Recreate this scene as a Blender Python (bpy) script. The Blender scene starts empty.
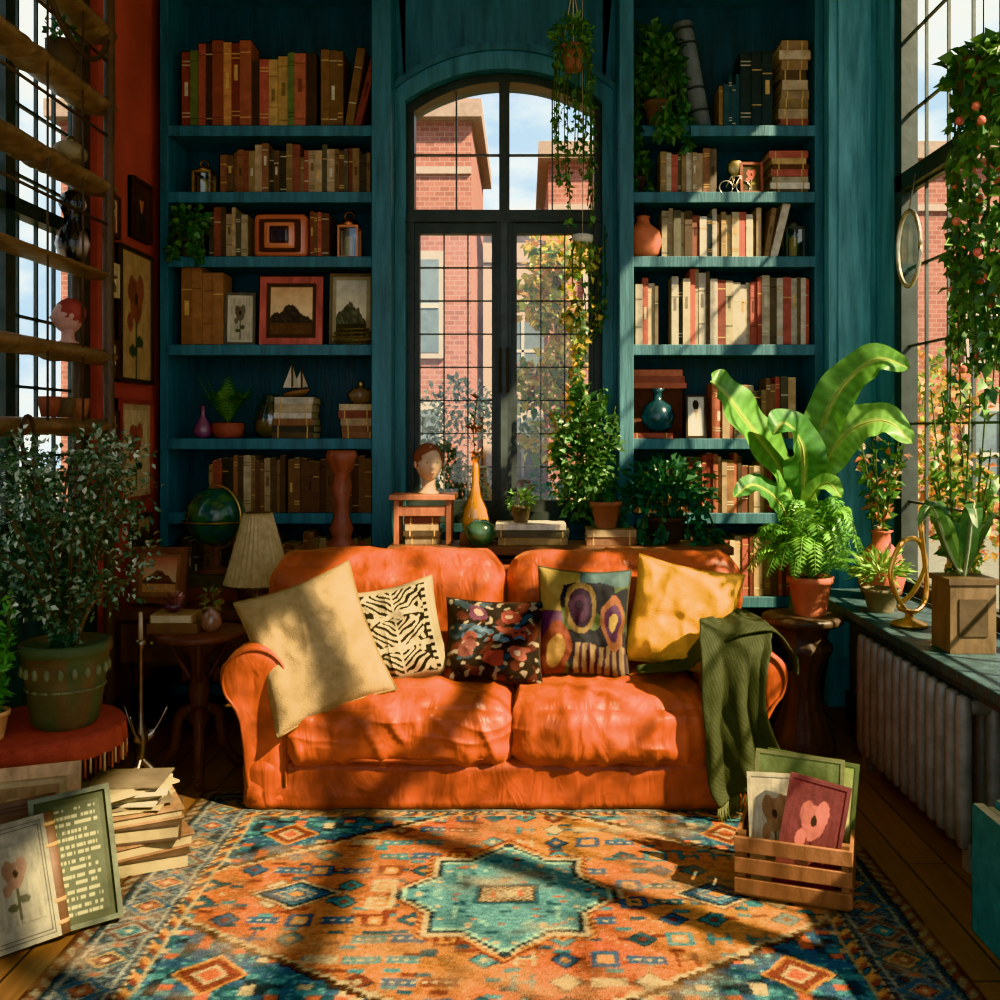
import bpy, math, random
from math import pi, sin, cos, sqrt
from mathutils import Vector, Matrix, noise
V=Vector
sc=bpy.context.scene

def H(h,a=1.0):
    o=[]
    for i in (0,2,4):
        c=int(h[i:i+2],16)/255
        o.append(c/12.92 if c<=.04045 else ((c+.055)/1.055)**2.4)
    return (o[0],o[1],o[2],1.0)
def mixc(a,b,t): return tuple(a[i]*(1-t)+b[i]*t for i in range(3))+(1.0,)
def sc_(a,k): return (a[0]*k,a[1]*k,a[2]*k,1.0)

# ------------------------------------------------------------ materials
def mk(name, rough=.6, metal=0, var=.25, nscale=6, stretch=(1,1,1), bump=0, bscale=40, bstretch=(1,1,1),
       sheen=0, coat=0, transl=0, rvar=0, wave=False, bdist=.01, spec=.5, detail=4, bdistort=0, stint=None, sat=.84):
    m=bpy.data.materials.new(name); m.use_nodes=True
    nt=m.node_tree; N=nt.nodes; L=nt.links
    bs=N['Principled BSDF']; out=N['Material Output']
    at=N.new('ShaderNodeAttribute'); at.attribute_name='Col'
    hsv=N.new('ShaderNodeHueSaturation'); hsv.inputs['Saturation'].default_value=sat
    L.new(at.outputs['Color'],hsv.inputs['Color'])
    tc=N.new('ShaderNodeTexCoord')
    mp=N.new('ShaderNodeMapping'); mp.inputs['Scale'].default_value=stretch
    L.new(tc.outputs['Object'],mp.inputs['Vector'])
    nz=N.new('ShaderNodeTexNoise'); nz.inputs['Scale'].default_value=nscale; nz.inputs['Detail'].default_value=detail
    nz.inputs['Roughness'].default_value=.6
    if wave: nz.inputs['Distortion'].default_value=1.2
    L.new(mp.outputs['Vector'],nz.inputs['Vector'])
    mr=N.new('ShaderNodeMapRange'); mr.inputs[1].default_value=.3; mr.inputs[2].default_value=.7
    mr.inputs[3].default_value=1-var; mr.inputs[4].default_value=1+var*.6
    L.new(nz.outputs['Fac'],mr.inputs[0])
    mx=N.new('ShaderNodeMix'); mx.data_type='RGBA'; mx.blend_type='MULTIPLY'; mx.inputs[0].default_value=1
    L.new(hsv.outputs['Color'],mx.inputs[6]); L.new(mr.outputs[0],mx.inputs[7])
    L.new(mx.outputs[2],bs.inputs['Base Color'])
    bs.inputs['Roughness'].default_value=rough; bs.inputs['Metallic'].default_value=metal
    bs.inputs['Specular IOR Level'].default_value=spec
    if rvar:
        m2=N.new('ShaderNodeMapRange'); m2.inputs[1].default_value=.3; m2.inputs[2].default_value=.7
        m2.inputs[3].default_value=max(0.05,rough-rvar); m2.inputs[4].default_value=rough+rvar
        L.new(nz.outputs['Fac'],m2.inputs[0]); L.new(m2.outputs[0],bs.inputs['Roughness'])
    if sheen:
        bs.inputs['Sheen Weight'].default_value=sheen; bs.inputs['Sheen Roughness'].default_value=.4
        if stint: bs.inputs['Sheen Tint'].default_value=stint
        else: L.new(mx.outputs[2],bs.inputs['Sheen Tint'])
    if coat: bs.inputs['Coat Weight'].default_value=coat
    if bump:
        mp2=N.new('ShaderNodeMapping'); mp2.inputs['Scale'].default_value=bstretch
        L.new(tc.outputs['Object'],mp2.inputs['Vector'])
        n2=N.new('ShaderNodeTexNoise'); n2.inputs['Scale'].default_value=bscale; n2.inputs['Detail'].default_value=detail
        n2.inputs['Distortion'].default_value=bdistort
        L.new(mp2.outputs['Vector'],n2.inputs['Vector'])
        bp=N.new('ShaderNodeBump'); bp.inputs['Strength'].default_value=bump; bp.inputs['Distance'].default_value=bdist
        L.new(n2.outputs['Fac'],bp.inputs['Height']); L.new(bp.outputs['Normal'],bs.inputs['Normal'])
    if transl:
        tr=N.new('ShaderNodeBsdfTranslucent'); L.new(mx.outputs[2],tr.inputs['Color'])
        ms=N.new('ShaderNodeMixShader'); ms.inputs[0].default_value=transl
        L.new(bs.outputs[0],ms.inputs[1]); L.new(tr.outputs[0],ms.inputs[2]); L.new(ms.outputs[0],out.inputs['Surface'])
    return m
PAINT=mk('painted_wood',rough=.5,var=.45,nscale=3.2,stretch=(6,6,.7),bump=.35,bscale=18,bstretch=(5,5,.5),rvar=.12,sat=.80)
WOOD=mk('wood',rough=.45,var=.45,nscale=5,stretch=(3,3,.8),bump=.25,bscale=25,wave=True)
MATTE=mk('matte',rough=.8,var=.22,nscale=14,bump=.15,bscale=60)
BOOK=mk('book_cloth',rough=.65,var=.3,nscale=25,bump=.1,bscale=150)
GLOSS=mk('glazed',rough=.18,var=.2,nscale=9,coat=.3)
METAL=mk('metal',rough=.35,metal=1,var=.25,nscale=20,rvar=.1)
IRON=mk('iron_paint',rough=.42,var=.3,nscale=12,bump=.1,bscale=30)
VELVET=mk('velvet',rough=.46,var=.5,nscale=6,stretch=(1.2,1,1.2),bump=.45,bscale=7,bstretch=(1.8,1.2,.8),sheen=.35,rvar=.08,bdist=.03,detail=2.5,spec=.4,bdistort=1.0,stint=(.70,.30,.12,1),sat=.95)
CLOTH=mk('cloth',rough=.9,var=.2,nscale=30,bump=.4,bscale=220,sheen=.1,spec=.2,sat=.9)
RUG=mk('rug_wool',rough=.95,var=.32,nscale=90,bump=.7,bscale=260,spec=.1,sat=.88)
LEAF=mk('leaf',rough=.38,var=.3,nscale=20,transl=.28,sat=.86)
TERRA=mk('terracotta',rough=.75,var=.3,nscale=14,bump=.2,bscale=40)
PLASTER=mk('wall_plaster',rough=.7,var=.3,nscale=2.5,bump=.3,bscale=14)

def special(name):
    m=bpy.data.materials.new(name); m.use_nodes=True
    return m,m.node_tree.nodes,m.node_tree.links
def glassmat(name,fac,col):
    m,N,L=special(name); N.remove(N['Principled BSDF'])
    t=N.new('ShaderNodeBsdfTransparent'); t.inputs[0].default_value=col
    g=N.new('ShaderNodeBsdfGlossy'); g.inputs['Roughness'].default_value=.03
    x=N.new('ShaderNodeMixShader'); x.inputs[0].default_value=fac
    L.new(t.outputs[0],x.inputs[1]); L.new(g.outputs[0],x.inputs[2]); L.new(x.outputs[0],N['Material Output'].inputs[0])
    return m
GLASS=glassmat('window_glass',.04,(.95,.98,.97,1))
YGLASS=glassmat('yellow_glass',.14,(.95,.68,.06,1))
CGLASS=glassmat('clear_glass',.15,(.75,.82,.78,1))
def brickmat():
    m,N,L=special('brick'); b=N['Principled BSDF']; b.inputs['Roughness'].default_value=.9
    tc=N.new('ShaderNodeTexCoord'); s=N.new('ShaderNodeSeparateXYZ'); c=N.new('ShaderNodeCombineXYZ')
    L.new(tc.outputs['Object'],s.inputs[0]); L.new(s.outputs[0],c.inputs[0]); L.new(s.outputs[2],c.inputs[1])
    br=N.new('ShaderNodeTexBrick'); br.inputs['Scale'].default_value=3.6
    br.inputs['Color1'].default_value=H('946058'); br.inputs['Color2'].default_value=H('7c4c46'); br.inputs['Mortar'].default_value=H('a08a80')
    br.inputs['Mortar Size'].default_value=.012
    L.new(c.outputs[0],br.inputs['Vector']); L.new(br.outputs['Color'],b.inputs['Base Color']); return m
BRICK=brickmat()
def floormat():
    m,N,L=special('floor_planks'); b=N['Principled BSDF']
    tc=N.new('ShaderNodeTexCoord'); mp=N.new('ShaderNodeMapping'); mp.inputs['Rotation'].default_value=(0,0,pi/2)
    L.new(tc.outputs['Object'],mp.inputs[0])
    br=N.new('ShaderNodeTexBrick'); br.inputs['Scale'].default_value=1.0; br.inputs['Brick Width'].default_value=1.4; br.inputs['Row Height'].default_value=.13
    br.inputs['Color1'].default_value=H('86603e'); br.inputs['Color2'].default_value=H('66482e'); br.inputs['Mortar'].default_value=H('1a100a'); br.inputs['Mortar Size'].default_value=.004
    L.new(mp.outputs[0],br.inputs['Vector'])
    mp2=N.new('ShaderNodeMapping'); mp2.inputs['Scale'].default_value=(14,1,1); L.new(tc.outputs['Object'],mp2.inputs[0])
    nz=N.new('ShaderNodeTexNoise'); nz.inputs['Scale'].default_value=5; nz.inputs['Detail'].default_value=6; L.new(mp2.outputs[0],nz.inputs['Vector'])
    mx=N.new('ShaderNodeMix'); mx.data_type='RGBA'; mx.blend_type='MULTIPLY'; mx.inputs[0].default_value=.75
    L.new(br.outputs['Color'],mx.inputs[6]); L.new(nz.outputs['Fac'],mx.inputs[7]); L.new(mx.outputs[2],b.inputs['Base Color'])
    b.inputs['Roughness'].default_value=.4; return m
FLOOR=floormat()

# ------------------------------------------------------------ mesh builder
class B:
    def __init__(s): s.v=[];s.f=[];s.c=[];s.m=[];s.s=[];s.mats=[]
    def slot(s,m):
        if m not in s.mats: s.mats.append(m)
        return s.mats.index(m)
    def add(s,vs,fs,mat,col,M=None,smooth=False):
        o=len(s.v); k=s.slot(mat)
        if M is not None: s.v+= [M@V(p) for p in vs]
        else: s.v+=[V(p) for p in vs]
        iscol=isinstance(col,tuple)
        for i,f in enumerate(fs):
            s.f.append([j+o for j in f]); s.m.append(k); s.s.append(smooth)
            s.c.append([col]*len(f) if iscol else [col[j] for j in f])
    def box(s,x0,x1,y0,y1,z0,z1,mat,col,M=None):
        vs=[(x0,y0,z0),(x1,y0,z0),(x1,y1,z0),(x0,y1,z0),(x0,y0,z1),(x1,y0,z1),(x1,y1,z1),(x0,y1,z1)]
        s.add(vs,[(0,3,2,1),(4,5,6,7),(0,1,5,4),(1,2,6,5),(2,3,7,6),(3,0,4,7)],mat,col,M)
    def loft(s,rings,mat,col,caps=True,M=None,smooth=True,closed=True):
        n=len(rings[0]); vs=[p for r in rings for p in r]; fs=[]
        for i in range(len(rings)-1):
            for j in range(n if closed else n-1):
                k=(j+1)%n
                fs.append((i*n+j,i*n+k,(i+1)*n+k,(i+1)*n+j))
        if caps:
            fs.append(tuple(range(n))[::-1]); fs.append(tuple((len(rings)-1)*n+j for j in range(n)))
        if callable(col): col=[col(V(p)) for p in vs]
        s.add(vs,fs,mat,col,M,smooth)
    def lathe(s,prof,c,mat,col,n=28,M=None,mod=None,smooth=True,caps=True):
        rings=[]
        for r,z in prof:
            ring=[]
            for i in range(n):
                a=2*pi*i/n; rr=r*(mod(a,z) if mod else 1)
                ring.append((c[0]+rr*cos(a),c[1]+rr*sin(a),c[2]+z))
            rings.append(ring)
        s.loft(rings,mat,col,caps,M,smooth)
    def tube(s,pts,r,mat,col,n=8,M=None,caps=True):
        pts=[V(p) for p in pts]; rings=[]; up=None
        for i,p in enumerate(pts):
            t=(pts[min(i+1,len(pts)-1)]-pts[max(i-1,0)])
            if t.length<1e-7: t=V((0,0,1))
            t.normalize()
            if up is None:
                up=V((0,0,1)) if abs(t.z)<.9 else V((1,0,0))
            a=(up-t*up.dot(t)).normalized(); up=a; b2=t.cross(a)
            rr=r[i] if isinstance(r,(list,tuple)) else r
            rings.append([p+a*rr*cos(2*pi*j/n)+b2*rr*sin(2*pi*j/n) for j in range(n)])
        s.loft(rings,mat,col,caps,M)
    def ell(s,c,r,mat,col,n=20,m=12,M=None,fn=None):
        rings=[]
        for i in range(m+1):
            ph=-pi/2+pi*i/m; ring=[]
            for j in range(n):
                a=2*pi*j/n; d=V((cos(ph)*cos(a),cos(ph)*sin(a),sin(ph)))
                q=V((d.x*r[0],d.y*r[1],d.z*r[2]))
                if fn: q=fn(d,q)
                ring.append(V(c)+q)
            rings.append(ring)
        s.loft(rings,mat,col,False,M)
    def soft(s,x0,x1,y0,y1,z0,z1,r,mat,col,n=18,puff=(0,0,0),nz=None,M=None):
        c=V(((x0+x1)/2,(y0+y1)/2,(z0+z1)/2)); h=V(((x1-x0)/2,(y1-y0)/2,(z1-z0)/2))
        r=min(r,h.x*.98,h.y*.98,h.z*.98); inn=h-V((r,r,r)); idx={}; vs=[]; fs=[]
        def vid(p):
            k=(round(p[0],5),round(p[1],5),round(p[2],5))
            if k in idx: return idx[k]
            w=V((p[0]*h.x,p[1]*h.y,p[2]*h.z))
            q=V([max(-inn[i],min(inn[i],w[i])) for i in range(3)]); d=w-q
            if d.length<1e-9: d=V(p)
            d.normalize(); res=q+d*r
            for i in range(3):
                a,b=[t for t in range(3) if t!=i]
                res[i]+=puff[i]*p[i]*(1-p[a]**4)*(1-p[b]**4)
            res+=c
            if nz: res=nz(res,d)
            idx[k]=len(vs); vs.append(res); return idx[k]
        def g(i): t=-1+2*i/n; return sin(t*pi/2)*.5+t*.5
        for ax in range(3):
            for sg in (-1,1):
                for i in range(n):
                    for j in range(n):
                        q=[]
                        for a,b in ((i,j),(i+1,j),(i+1,j+1),(i,j+1)):
                            p=[0,0,0]; p[ax]=sg; p[(ax+1)%3]=g(a); p[(ax+2)%3]=g(b); q.append(vid(p))
                        if sg<0: q.reverse()
                        fs.append(q)
        s.add(vs,fs,mat,col,M,True)
    def leaf(s,p,d,L,W,mat,col,side=None,cup=.25,droop=.15):
        p=V(p); d=V(d).normalized()
        if side is None: side=V((R.gauss(0,1),R.gauss(0,1),R.gauss(0,.6)))
        side=(side-d*side.dot(d))
        if side.length<1e-6: side=V((1,0,0)).cross(d)
        side.normalize(); nn=side.cross(d)
        if nn.z<0: nn=-nn
        vs=[p,p+d*L*.42+side*W*.5+nn*cup*W,p+d*L-nn*droop*L,p+d*L*.42-side*W*.5+nn*cup*W,p+d*L*.5]
        s.add(vs,[(0,1,4),(1,2,4),(2,3,4),(3,0,4)],mat,col,None,True)
    def band(s,outer,inner,y0,y1,mat,col,M=None):
        n=len(outer); vs=[]
        for (xo,zo),(xi,zi) in zip(outer,inner):
            vs+=[(xo,y0,zo),(xi,y0,zi),(xi,y1,zi),(xo,y1,zo)]
        fs=[]
        for i in range(n-1):
            a=i*4;b=a+4
            for k in range(4):
                l=(k+1)%4; fs.append((a+k,a+l,b+l,b+k))
        fs+=[(0,1,2,3),((n-1)*4+3,(n-1)*4+2,(n-1)*4+1,(n-1)*4)]
        s.add(vs,fs,mat,col,M)
    def done(s,name,bevel=0):
        xs=[p.x for p in s.v]; ys=[p.y for p in s.v]; zs=[p.z for p in s.v]
        o=V(((min(xs)+max(xs))/2,(min(ys)+max(ys))/2,min(zs)))
        me=bpy.data.meshes.new(name); me.from_pydata([p-o for p in s.v],[],s.f)
        for m in s.mats: me.materials.append(m)
        me.polygons.foreach_set('material_index',s.m); me.polygons.foreach_set('use_smooth',s.s)
        ca=me.color_attributes.new('Col','FLOAT_COLOR','CORNER'); flat=[]
        for c in s.c:
            for q in c: flat+=q
        ca.data.foreach_set('color',flat); me.update()
        ob=bpy.data.objects.new(name,me); ob.location=o; sc.collection.objects.link(ob)
        if bevel:
            bm=ob.modifiers.new('bevel','BEVEL'); bm.width=bevel; bm.segments=2; bm.limit_method='ANGLE'; bm.angle_limit=.9
        return ob
R=random.Random(11)
def cr(pts,k=6):
    pts=[V(p) for p in pts]; P=[pts[0]*2-pts[1]]+pts+[pts[-1]*2-pts[-2]]; out=[]
    for i in range(1,len(P)-2):
        for j in range(k):
            t=j/k; a,b,c,d=P[i-1],P[i],P[i+1],P[i+2]
            out.append(.5*((2*b)+(c-a)*t+(2*a-5*b+4*c-d)*t*t+(3*b-a-3*c+d)*t**3))
    out.append(pts[-1]); return out
def TR(x,y,z,yaw=0,pitch=0,roll=0):
    return Matrix.Translation((x,y,z))@Matrix.Rotation(yaw,4,'Z')@Matrix.Rotation(pitch,4,'X')@Matrix.Rotation(roll,4,'Y')
def rdir():
    while True:
        v=V((R.uniform(-1,1),R.uniform(-1,1),R.uniform(-1,1)))
        if .05<v.length<1: return v.normalized()
def foliage(b,c,rad,n,L,W,cols,mat=None,hollow=.35,droop=0.,wild=.7,lo=-1):
    c=V(c)
    for i in range(n):
        d=rdir()
        if d.z<lo: d.z=-d.z*.3
        r=hollow+(1-hollow)*R.random()**.7
        r*=1+.22*noise.noise(d*2.3+c)
        p=c+V((d.x*rad[0],d.y*rad[1],d.z*rad[2]))*r
        dd=d+rdir()*wild+V((0,0,-droop))
        k=R.uniform(.65,1.25)
        b.leaf(p,dd,L*k,W*k,mat or LEAF,sc_(R.choice(cols),R.uniform(.75,1.25)))
def strand(b,pts,n,L,W,cols,stem=.003,scol=H('3a4a22'),spread=.6,droop=.5):
    c=cr(pts,6); b.tube(c,stem,MATTE,scol,5)
    for i in range(n):
        t=R.random()*(len(c)-1); k=int(t); p=c[k].lerp(c[min(k+1,len(c)-1)],t-k)
        d=rdir()*spread+V((0,0,-droop)); kk=R.uniform(.6,1.3)
        b.leaf(p+rdir()*.01,d,L*kk,W*kk,LEAF,sc_(R.choice(cols),R.uniform(.75,1.25)))
def frond(b,pts,L,col,n=22,stem=.003):
    c=cr(pts,6); b.tube(c,[stem*(1-.7*i/len(c)) for i in range(len(c))],MATTE,sc_(col,.8),5)
    for i in range(n):
        t=(.12+.88*i/n)*(len(c)-1); k=min(int(t),len(c)-2); p=c[k].lerp(c[k+1],t-k); tan=(c[k+1]-c[k]).normalized()
        s=tan.cross(V((0,0,1)))
        if s.length<.05: s=V((1,0,0))
        s.normalize(); w=L*sin(pi*(.12+.86*i/n))**.7
        for sg in (1,-1):
            b.leaf(p,s*sg+tan*.5+V((0,0,-.15)),w*R.uniform(.85,1.1),w*.26,LEAF,sc_(col,R.uniform(.75,1.3)),side=tan,cup=.1)
def bigleaf(b,pts,W,col,up=V((0,0,1)),vein=H('a8b850'),fold=.25,ripple=.03,k=10,m=10):
    c=cr(pts,k); n=len(c); vs=[];fs=[];cols=[]
    for i,p in enumerate(c):
        t=i/(n-1); tan=(c[min(i+1,n-1)]-c[max(i-1,0)]).normalized()
        s=tan.cross(up).normalized(); nn=s.cross(tan)
        w=W*.5*(max(0,sin(pi*max(0,(t-.12)/.88)**.8))**.6 if t>.12 else 0)+.003
        for j in range(m+1):
            u=-1+2*j/m
            q=p+s*w*u+nn*(fold*abs(u)*w+ripple*W*sin(t*30+u*2)*abs(u))
            vs.append(q); kk=.80+.30*(i%2)
            cols.append(vein if j==m//2 else sc_(col,kk))
    for i in range(n-1):
        for j in range(m):
            a=i*(m+1)+j; fs.append((a,a+1,a+m+2,a+m+1))
    b.add(vs,fs,LEAF,cols,None,True)
    b.tube(c[:int(n*.9)],[.007*(1-.8*i/n) for i in range(int(n*.9))],MATTE,sc_(vein,.8),6)
def pot(b,c,r,h,mat,col,n=30):
    pr=[(r*.68,0),(r*.72,.01),(r*.96,h*.82),(r*1.06,h*.83),(r*1.08,h*.99),(r*1.02,h),(r*.92,h*.99),(r*.9,h*.9),(.001,h*.9)]
    b.lathe(pr,c,mat,col,n,caps=False)
    b.lathe([(.001,0),(r*.68,0)],c,mat,col,n,caps=False)
    b.lathe([(r*.9,h*.9),(.6*r,h*.94),(.001,h*.95)],c,MATTE,H('2b1c12'),n,caps=False)
def grid_art(b,M,w,h,fn,n=16,mat=None,y=0):
    vs=[];cols=[];fs=[]
    for j in range(n+1):
        for i in range(n+1):
            vs.append((-w/2+w*i/n,y,-h/2+h*j/n)); cols.append(fn(i/n,j/n))
    for j in range(n):
        for i in range(n):
            a=j*(n+1)+i; fs.append((a,a+1,a+n+2,a+n+1))
    b.add(vs,fs,mat or MATTE,cols,M)
def picture(b,M,w,h,fw,fcol,fn,matw=0,matcol=None,d=.025,n=64,fmat=None):
    fmat=fmat or WOOD
    b.box(-w/2,w/2,0,d*.6,-h/2,h/2,MATTE,H('20160f'),M)
    for a in ((-w/2,-w/2+fw,-h/2,h/2),(w/2-fw,w/2,-h/2,h/2),(-w/2+fw,w/2-fw,-h/2,-h/2+fw),(-w/2+fw,w/2-fw,h/2-fw,h/2)):
        b.box(a[0],a[1],-d*.5,d*.6,a[2],a[3],fmat,fcol,M)
    iw,ih=w-2*fw,h-2*fw
    if matw:
        b.box(-iw/2,iw/2,-.002,0,-ih/2,ih/2,MATTE,matcol,M); iw-=2*matw; ih-=2*matw
    grid_art(b,M,iw,ih,fn,n,y=-.004)
def landscape(sky,mt,gr,seed=0):
    def f(u,v):
        r=.32+.33*(1-abs(u-.45)*2)+.09*noise.noise(V((u*6,seed,0)))+.03*noise.noise(V((u*22,seed,0)))
        if v>r: return mixc(sky,H('f0d8a0'),max(0,1-v)*.8)
        if v<.24: return sc_(gr,.7+.5*abs(noise.noise(V((u*9,v*9,seed)))))
        return sc_(mt,.6+1.6*abs(noise.noise(V((u*8+v*6,v*8,seed)))))
    return f
def paint(bg,shapes,seed=0,amp=.25):
    def f(u,v):
        c=bg
        for cx,cy,rx,ry,col in shapes:
            w=.10*noise.noise(V((u*9,v*9,seed+cx*7)))
            if ((u-cx)/rx)**2+((v-cy)/ry)**2<1+w*3: c=col
        return sc_(c,1+amp*noise.noise(V((u*14,v*5,seed)))+.12*noise.noise(V((u*30,v*30,seed))))
    return f
def flower_art(bg,petal,leafc,seed=0):
    return paint(bg,[(.5,.25,.03,.3,leafc),(.38,.22,.12,.05,leafc),(.62,.30,.12,.05,leafc),(.5,.62,.2,.17,petal),(.36,.70,.13,.12,sc_(petal,.8)),(.64,.72,.12,.12,sc_(petal,1.2)),(.5,.64,.06,.05,H('2a1a10')),(.3,.45,.1,.08,sc_(petal,1.1))],seed)
def figure_art(bg,body,skin,seed=0):
    return paint(bg,[(.5,.2,.30,.34,body),(.5,.55,.07,.12,skin),(.5,.72,.15,.17,skin),(.5,.80,.18,.13,H('2a1a14')),(.3,.35,.08,.2,sc_(body,1.3)),(.44,.70,.02,.02,H('1a1210')),(.56,.70,.02,.02,H('1a1210')),(.5,.62,.04,.015,H('8a2a20'))],seed)

# ------------------------------------------------------------ colours
TEAL=H('2a606c'); TEALD=H('1b424c'); TEALL=H('4c9aa4'); FRAME=H('363f3f'); DARK=H('14100e')
GREEN=[H('50802c'),H('406c28'),H('64943e'),H('305a26')]
IVY=[H('38643a'),H('2a5030'),H('467444'),H('608850')]
WARM=[H(c) for c in ('8a3a20','b0522a','c07a34','7a2a1c','d0a050','5a3018','a8402a','6e4a24','c8a068','8a5a2a','3a2418','a0301c')]
MUTE=[H(c) for c in ('8a6a48','a08460','6a4a34','b89a74','54402e','c4ac86','7a3a28','8e5a3a','3e3a34','94784e','5a5648','a04a30')]
LIGHT=[H(c) for c in ('c8bda8','b8a888','d0c0a8','a84030','b0a080','3e4a50','c0b49c','8a3020','d4c8ae','6a5a48','b84a34','c0b090')]
GOLD=H('c89a48')

# ------------------------------------------------------------ room shell
XL,XR,YB,ZC=-1.95,1.80,5.2,3.95
b=B(); b.box(-2.2,2.1,-.6,5.75,-.08,0,FLOOR,DARK); b.done('floor')
b=B(); b.box(-2.2,2.1,-.6,5.75,ZC,ZC+.1,PLASTER,H('e0d8c8')); b.done('ceiling')
def arch(w,h,z,cx,n=24):
    Rr=(w*w+h*h)/(2*h); o=[]
    for i in range(n+1):
        x=-w+2*w*i/n; o.append((cx+x,z+sqrt(Rr*Rr-x*x)-(Rr-h)))
    return o
CX=-.112; WH=.53; ZS=3.17; RISE=.17; ZB=.92
b=B()
b.box(-2.2,-.66,5.53,5.7,0,ZC,PAINT,TEAL); b.box(.45,2.1,5.53,5.7,0,ZC,PAINT,TEAL)
b.box(-.69,.484,5.36,5.7,0,ZB,PAINT,TEAL)
b.box(-.69,CX-WH,5.36,5.7,ZB,ZS,PAINT,TEAL); b.box(CX+WH,.484,5.36,5.7,ZB,ZS,PAINT,TEAL)
a=arch(WH,RISE,ZS,CX)
outer=[(-.69 if i==0 else (.484 if i==len(a)-1 else x),ZC) for i,(x,z) in enumerate(a)]
b.band(outer,a,5.36,5.7,PAINT,TEAL)
b.box(-.69,CX-WH+.001,5.36,5.7,ZS,ZC,PAINT,TEAL); b.box(CX+WH-.001,.484,5.36,5.7,ZS,ZC,PAINT,TEAL)
b.done('wall_back')
b=B(); b.box(XL-.12,XL,4.56,5.53,0,ZC,PLASTER,H('a83424')); b.box(XL-.12,XL,-.6,.2,0,ZC,PLASTER,H('3a3a36'))
b.box(XL-.12,XL,.2,4.56,0,1.0,PAINT,H('3c4a48')); b.box(XL-.12,XL,.2,4.56,3.6,ZC,PAINT,TEALD); b.done('wall_left')
b=B(); b.box(XR,XR+.12,4.93,5.53,0,ZC,PAINT,TEALL); b.box(1.6,XR+.12,-.6,4.93,0,.6,PAINT,TEALD); b.box(XR,XR+.12,-.6,4.93,3.78,ZC,PAINT,TEALD)
b.done('wall_right')
b=B(); b.box(1.555,XR,5.12,5.53,0,ZC,PAINT,TEALL)
b.box(1.60,XR-.03,5.105,5.12,.25,3.7,PAINT,sc_(TEALL,1.15)); b.done('trim_pilaster',.006)
b=B(); b.box(1.40,XR+.02,-.6,4.93,.60,.64,PAINT,H('335258')); b.box(1.42,1.44,-.6,4.93,.57,.60,PAINT,TEALD); b.done('window_sill',.006)
b=B(); b.box(XL,XL+.02,-.6,5.15,0,.14,PAINT,TEALD); b.done('baseboard_left')
b=B(); b.box(1.58,1.6,-.6,4.93,0,.14,PAINT,TEALD); b.done('baseboard_right')
b=B()
legs=lambda w,h,z: [(CX-w,ZB)]+arch(w,h,z,CX)+[(CX+w,ZB)]
b.band(legs(WH+.055,RISE+.04,ZS+.06),legs(WH-.005,RISE,ZS),5.31,5.37,PAINT,H('36747e'))
b.band(legs(WH+.072,RISE+.06,ZS+.075),legs(WH+.05,RISE+.04,ZS+.055),5.29,5.37,PAINT,H('29606c'))
b.box(-.69,.484,5.30,5.5,ZB-.04,ZB,PAINT,TEALD); b.done('trim_arch_casing')

# ------------------------------------------------------------ back window
b=B(); Y0,Y1=5.40,5.46; fw=.045; MT=H('464f4e')
b.band([(CX-WH,ZB)]+arch(WH,RISE,ZS,CX)+[(CX+WH,ZB)],[(CX-WH+fw,ZB)]+arch(WH-fw,RISE-.01,ZS-.035,CX)+[(CX+WH-fw,ZB)],5.385,5.49,IRON,FRAME)
b.box(CX-WH,CX+WH,5.375,5.49,2.54,2.605,IRON,FRAME); b.box(CX-WH,CX+WH,5.385,5.49,ZB,ZB+.06,IRON,FRAME)
b.box(CX-.028,CX+.028,5.39,5.48,2.6,3.32,IRON,FRAME); b.box(CX-.04,CX+.04,5.38,5.48,ZB,2.54,IRON,FRAME); b.box(CX-.018,CX+.018,5.365,5.39,ZB,2.54,IRON,sc_(FRAME,1.4))
for s in (-1,1):
    xa=CX+s*.04; xb=CX+s*(WH-fw); x0,x1=min(xa,xb),max(xa,xb)
    c0,c1=x0+.028,x1-.028
    b.box(x0,c0,Y0,Y1,ZB+.06,2.54,IRON,FRAME); b.box(c1,x1,Y0,Y1,ZB+.06,2.54,IRON,FRAME)
    b.box(c0,c1,Y0,Y1,ZB+.06,ZB+.12,IRON,FRAME); b.box(c0,c1,Y0,Y1,2.48,2.54,IRON,FRAME)
    for k in (1,2):
        x=c0+(c1-c0)*k/3; b.box(x-.0035,x+.0035,Y0+.015,Y1-.015,ZB+.12,2.48,IRON,MT)
    for k in range(1,8):
        z=ZB+.12+(2.48-ZB-.12)*k/8; b.box(c0,c1,Y0+.015,Y1-.015,z-.0035,z+.0035,IRON,MT)
    xm=CX+s*.26; b.box(xm-.004,xm+.004,Y0+.015,Y1-.015,2.6,3.3,IRON,MT)
    b.box(min(CX,xb),max(CX,xb),Y0+.015,Y1-.015,2.906,2.915,IRON,MT)
    b.box(CX+s*.02-.007,CX+s*.02+.007,5.35,5.37,1.62,1.86,METAL,H('2a2620'))
b.box(CX-WH,CX+WH,5.43,5.434,ZB+.05,3.2,GLASS,FRAME)
b.done('window_1')
b=B()
for y in (4.88,3.42,1.96,.5,-.5): b.box(XR+.02,XR+.10,y-.045,y+.045,.64,3.78,IRON,FRAME)
for z0,z1 in ((.64,.70),(2.58,2.66),(3.72,3.78)): b.box(XR+.02,XR+.10,-.6,4.93,z0,z1,IRON,FRAME)
y=4.88
while y>-.55:
    b.box(XR+.055,XR+.070,y-.0055,y+.0055,.7,3.74,IRON,MT); y-=.243
z=.70
while z<3.7:
    b.box(XR+.055,XR+.070,-.6,4.9,z-.0055,z+.0055,IRON,MT); z+=.375
b.box(XR+.062,XR+.064,-.6,4.9,.7,3.75,GLASS,FRAME)
b.done('window_2')
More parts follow.
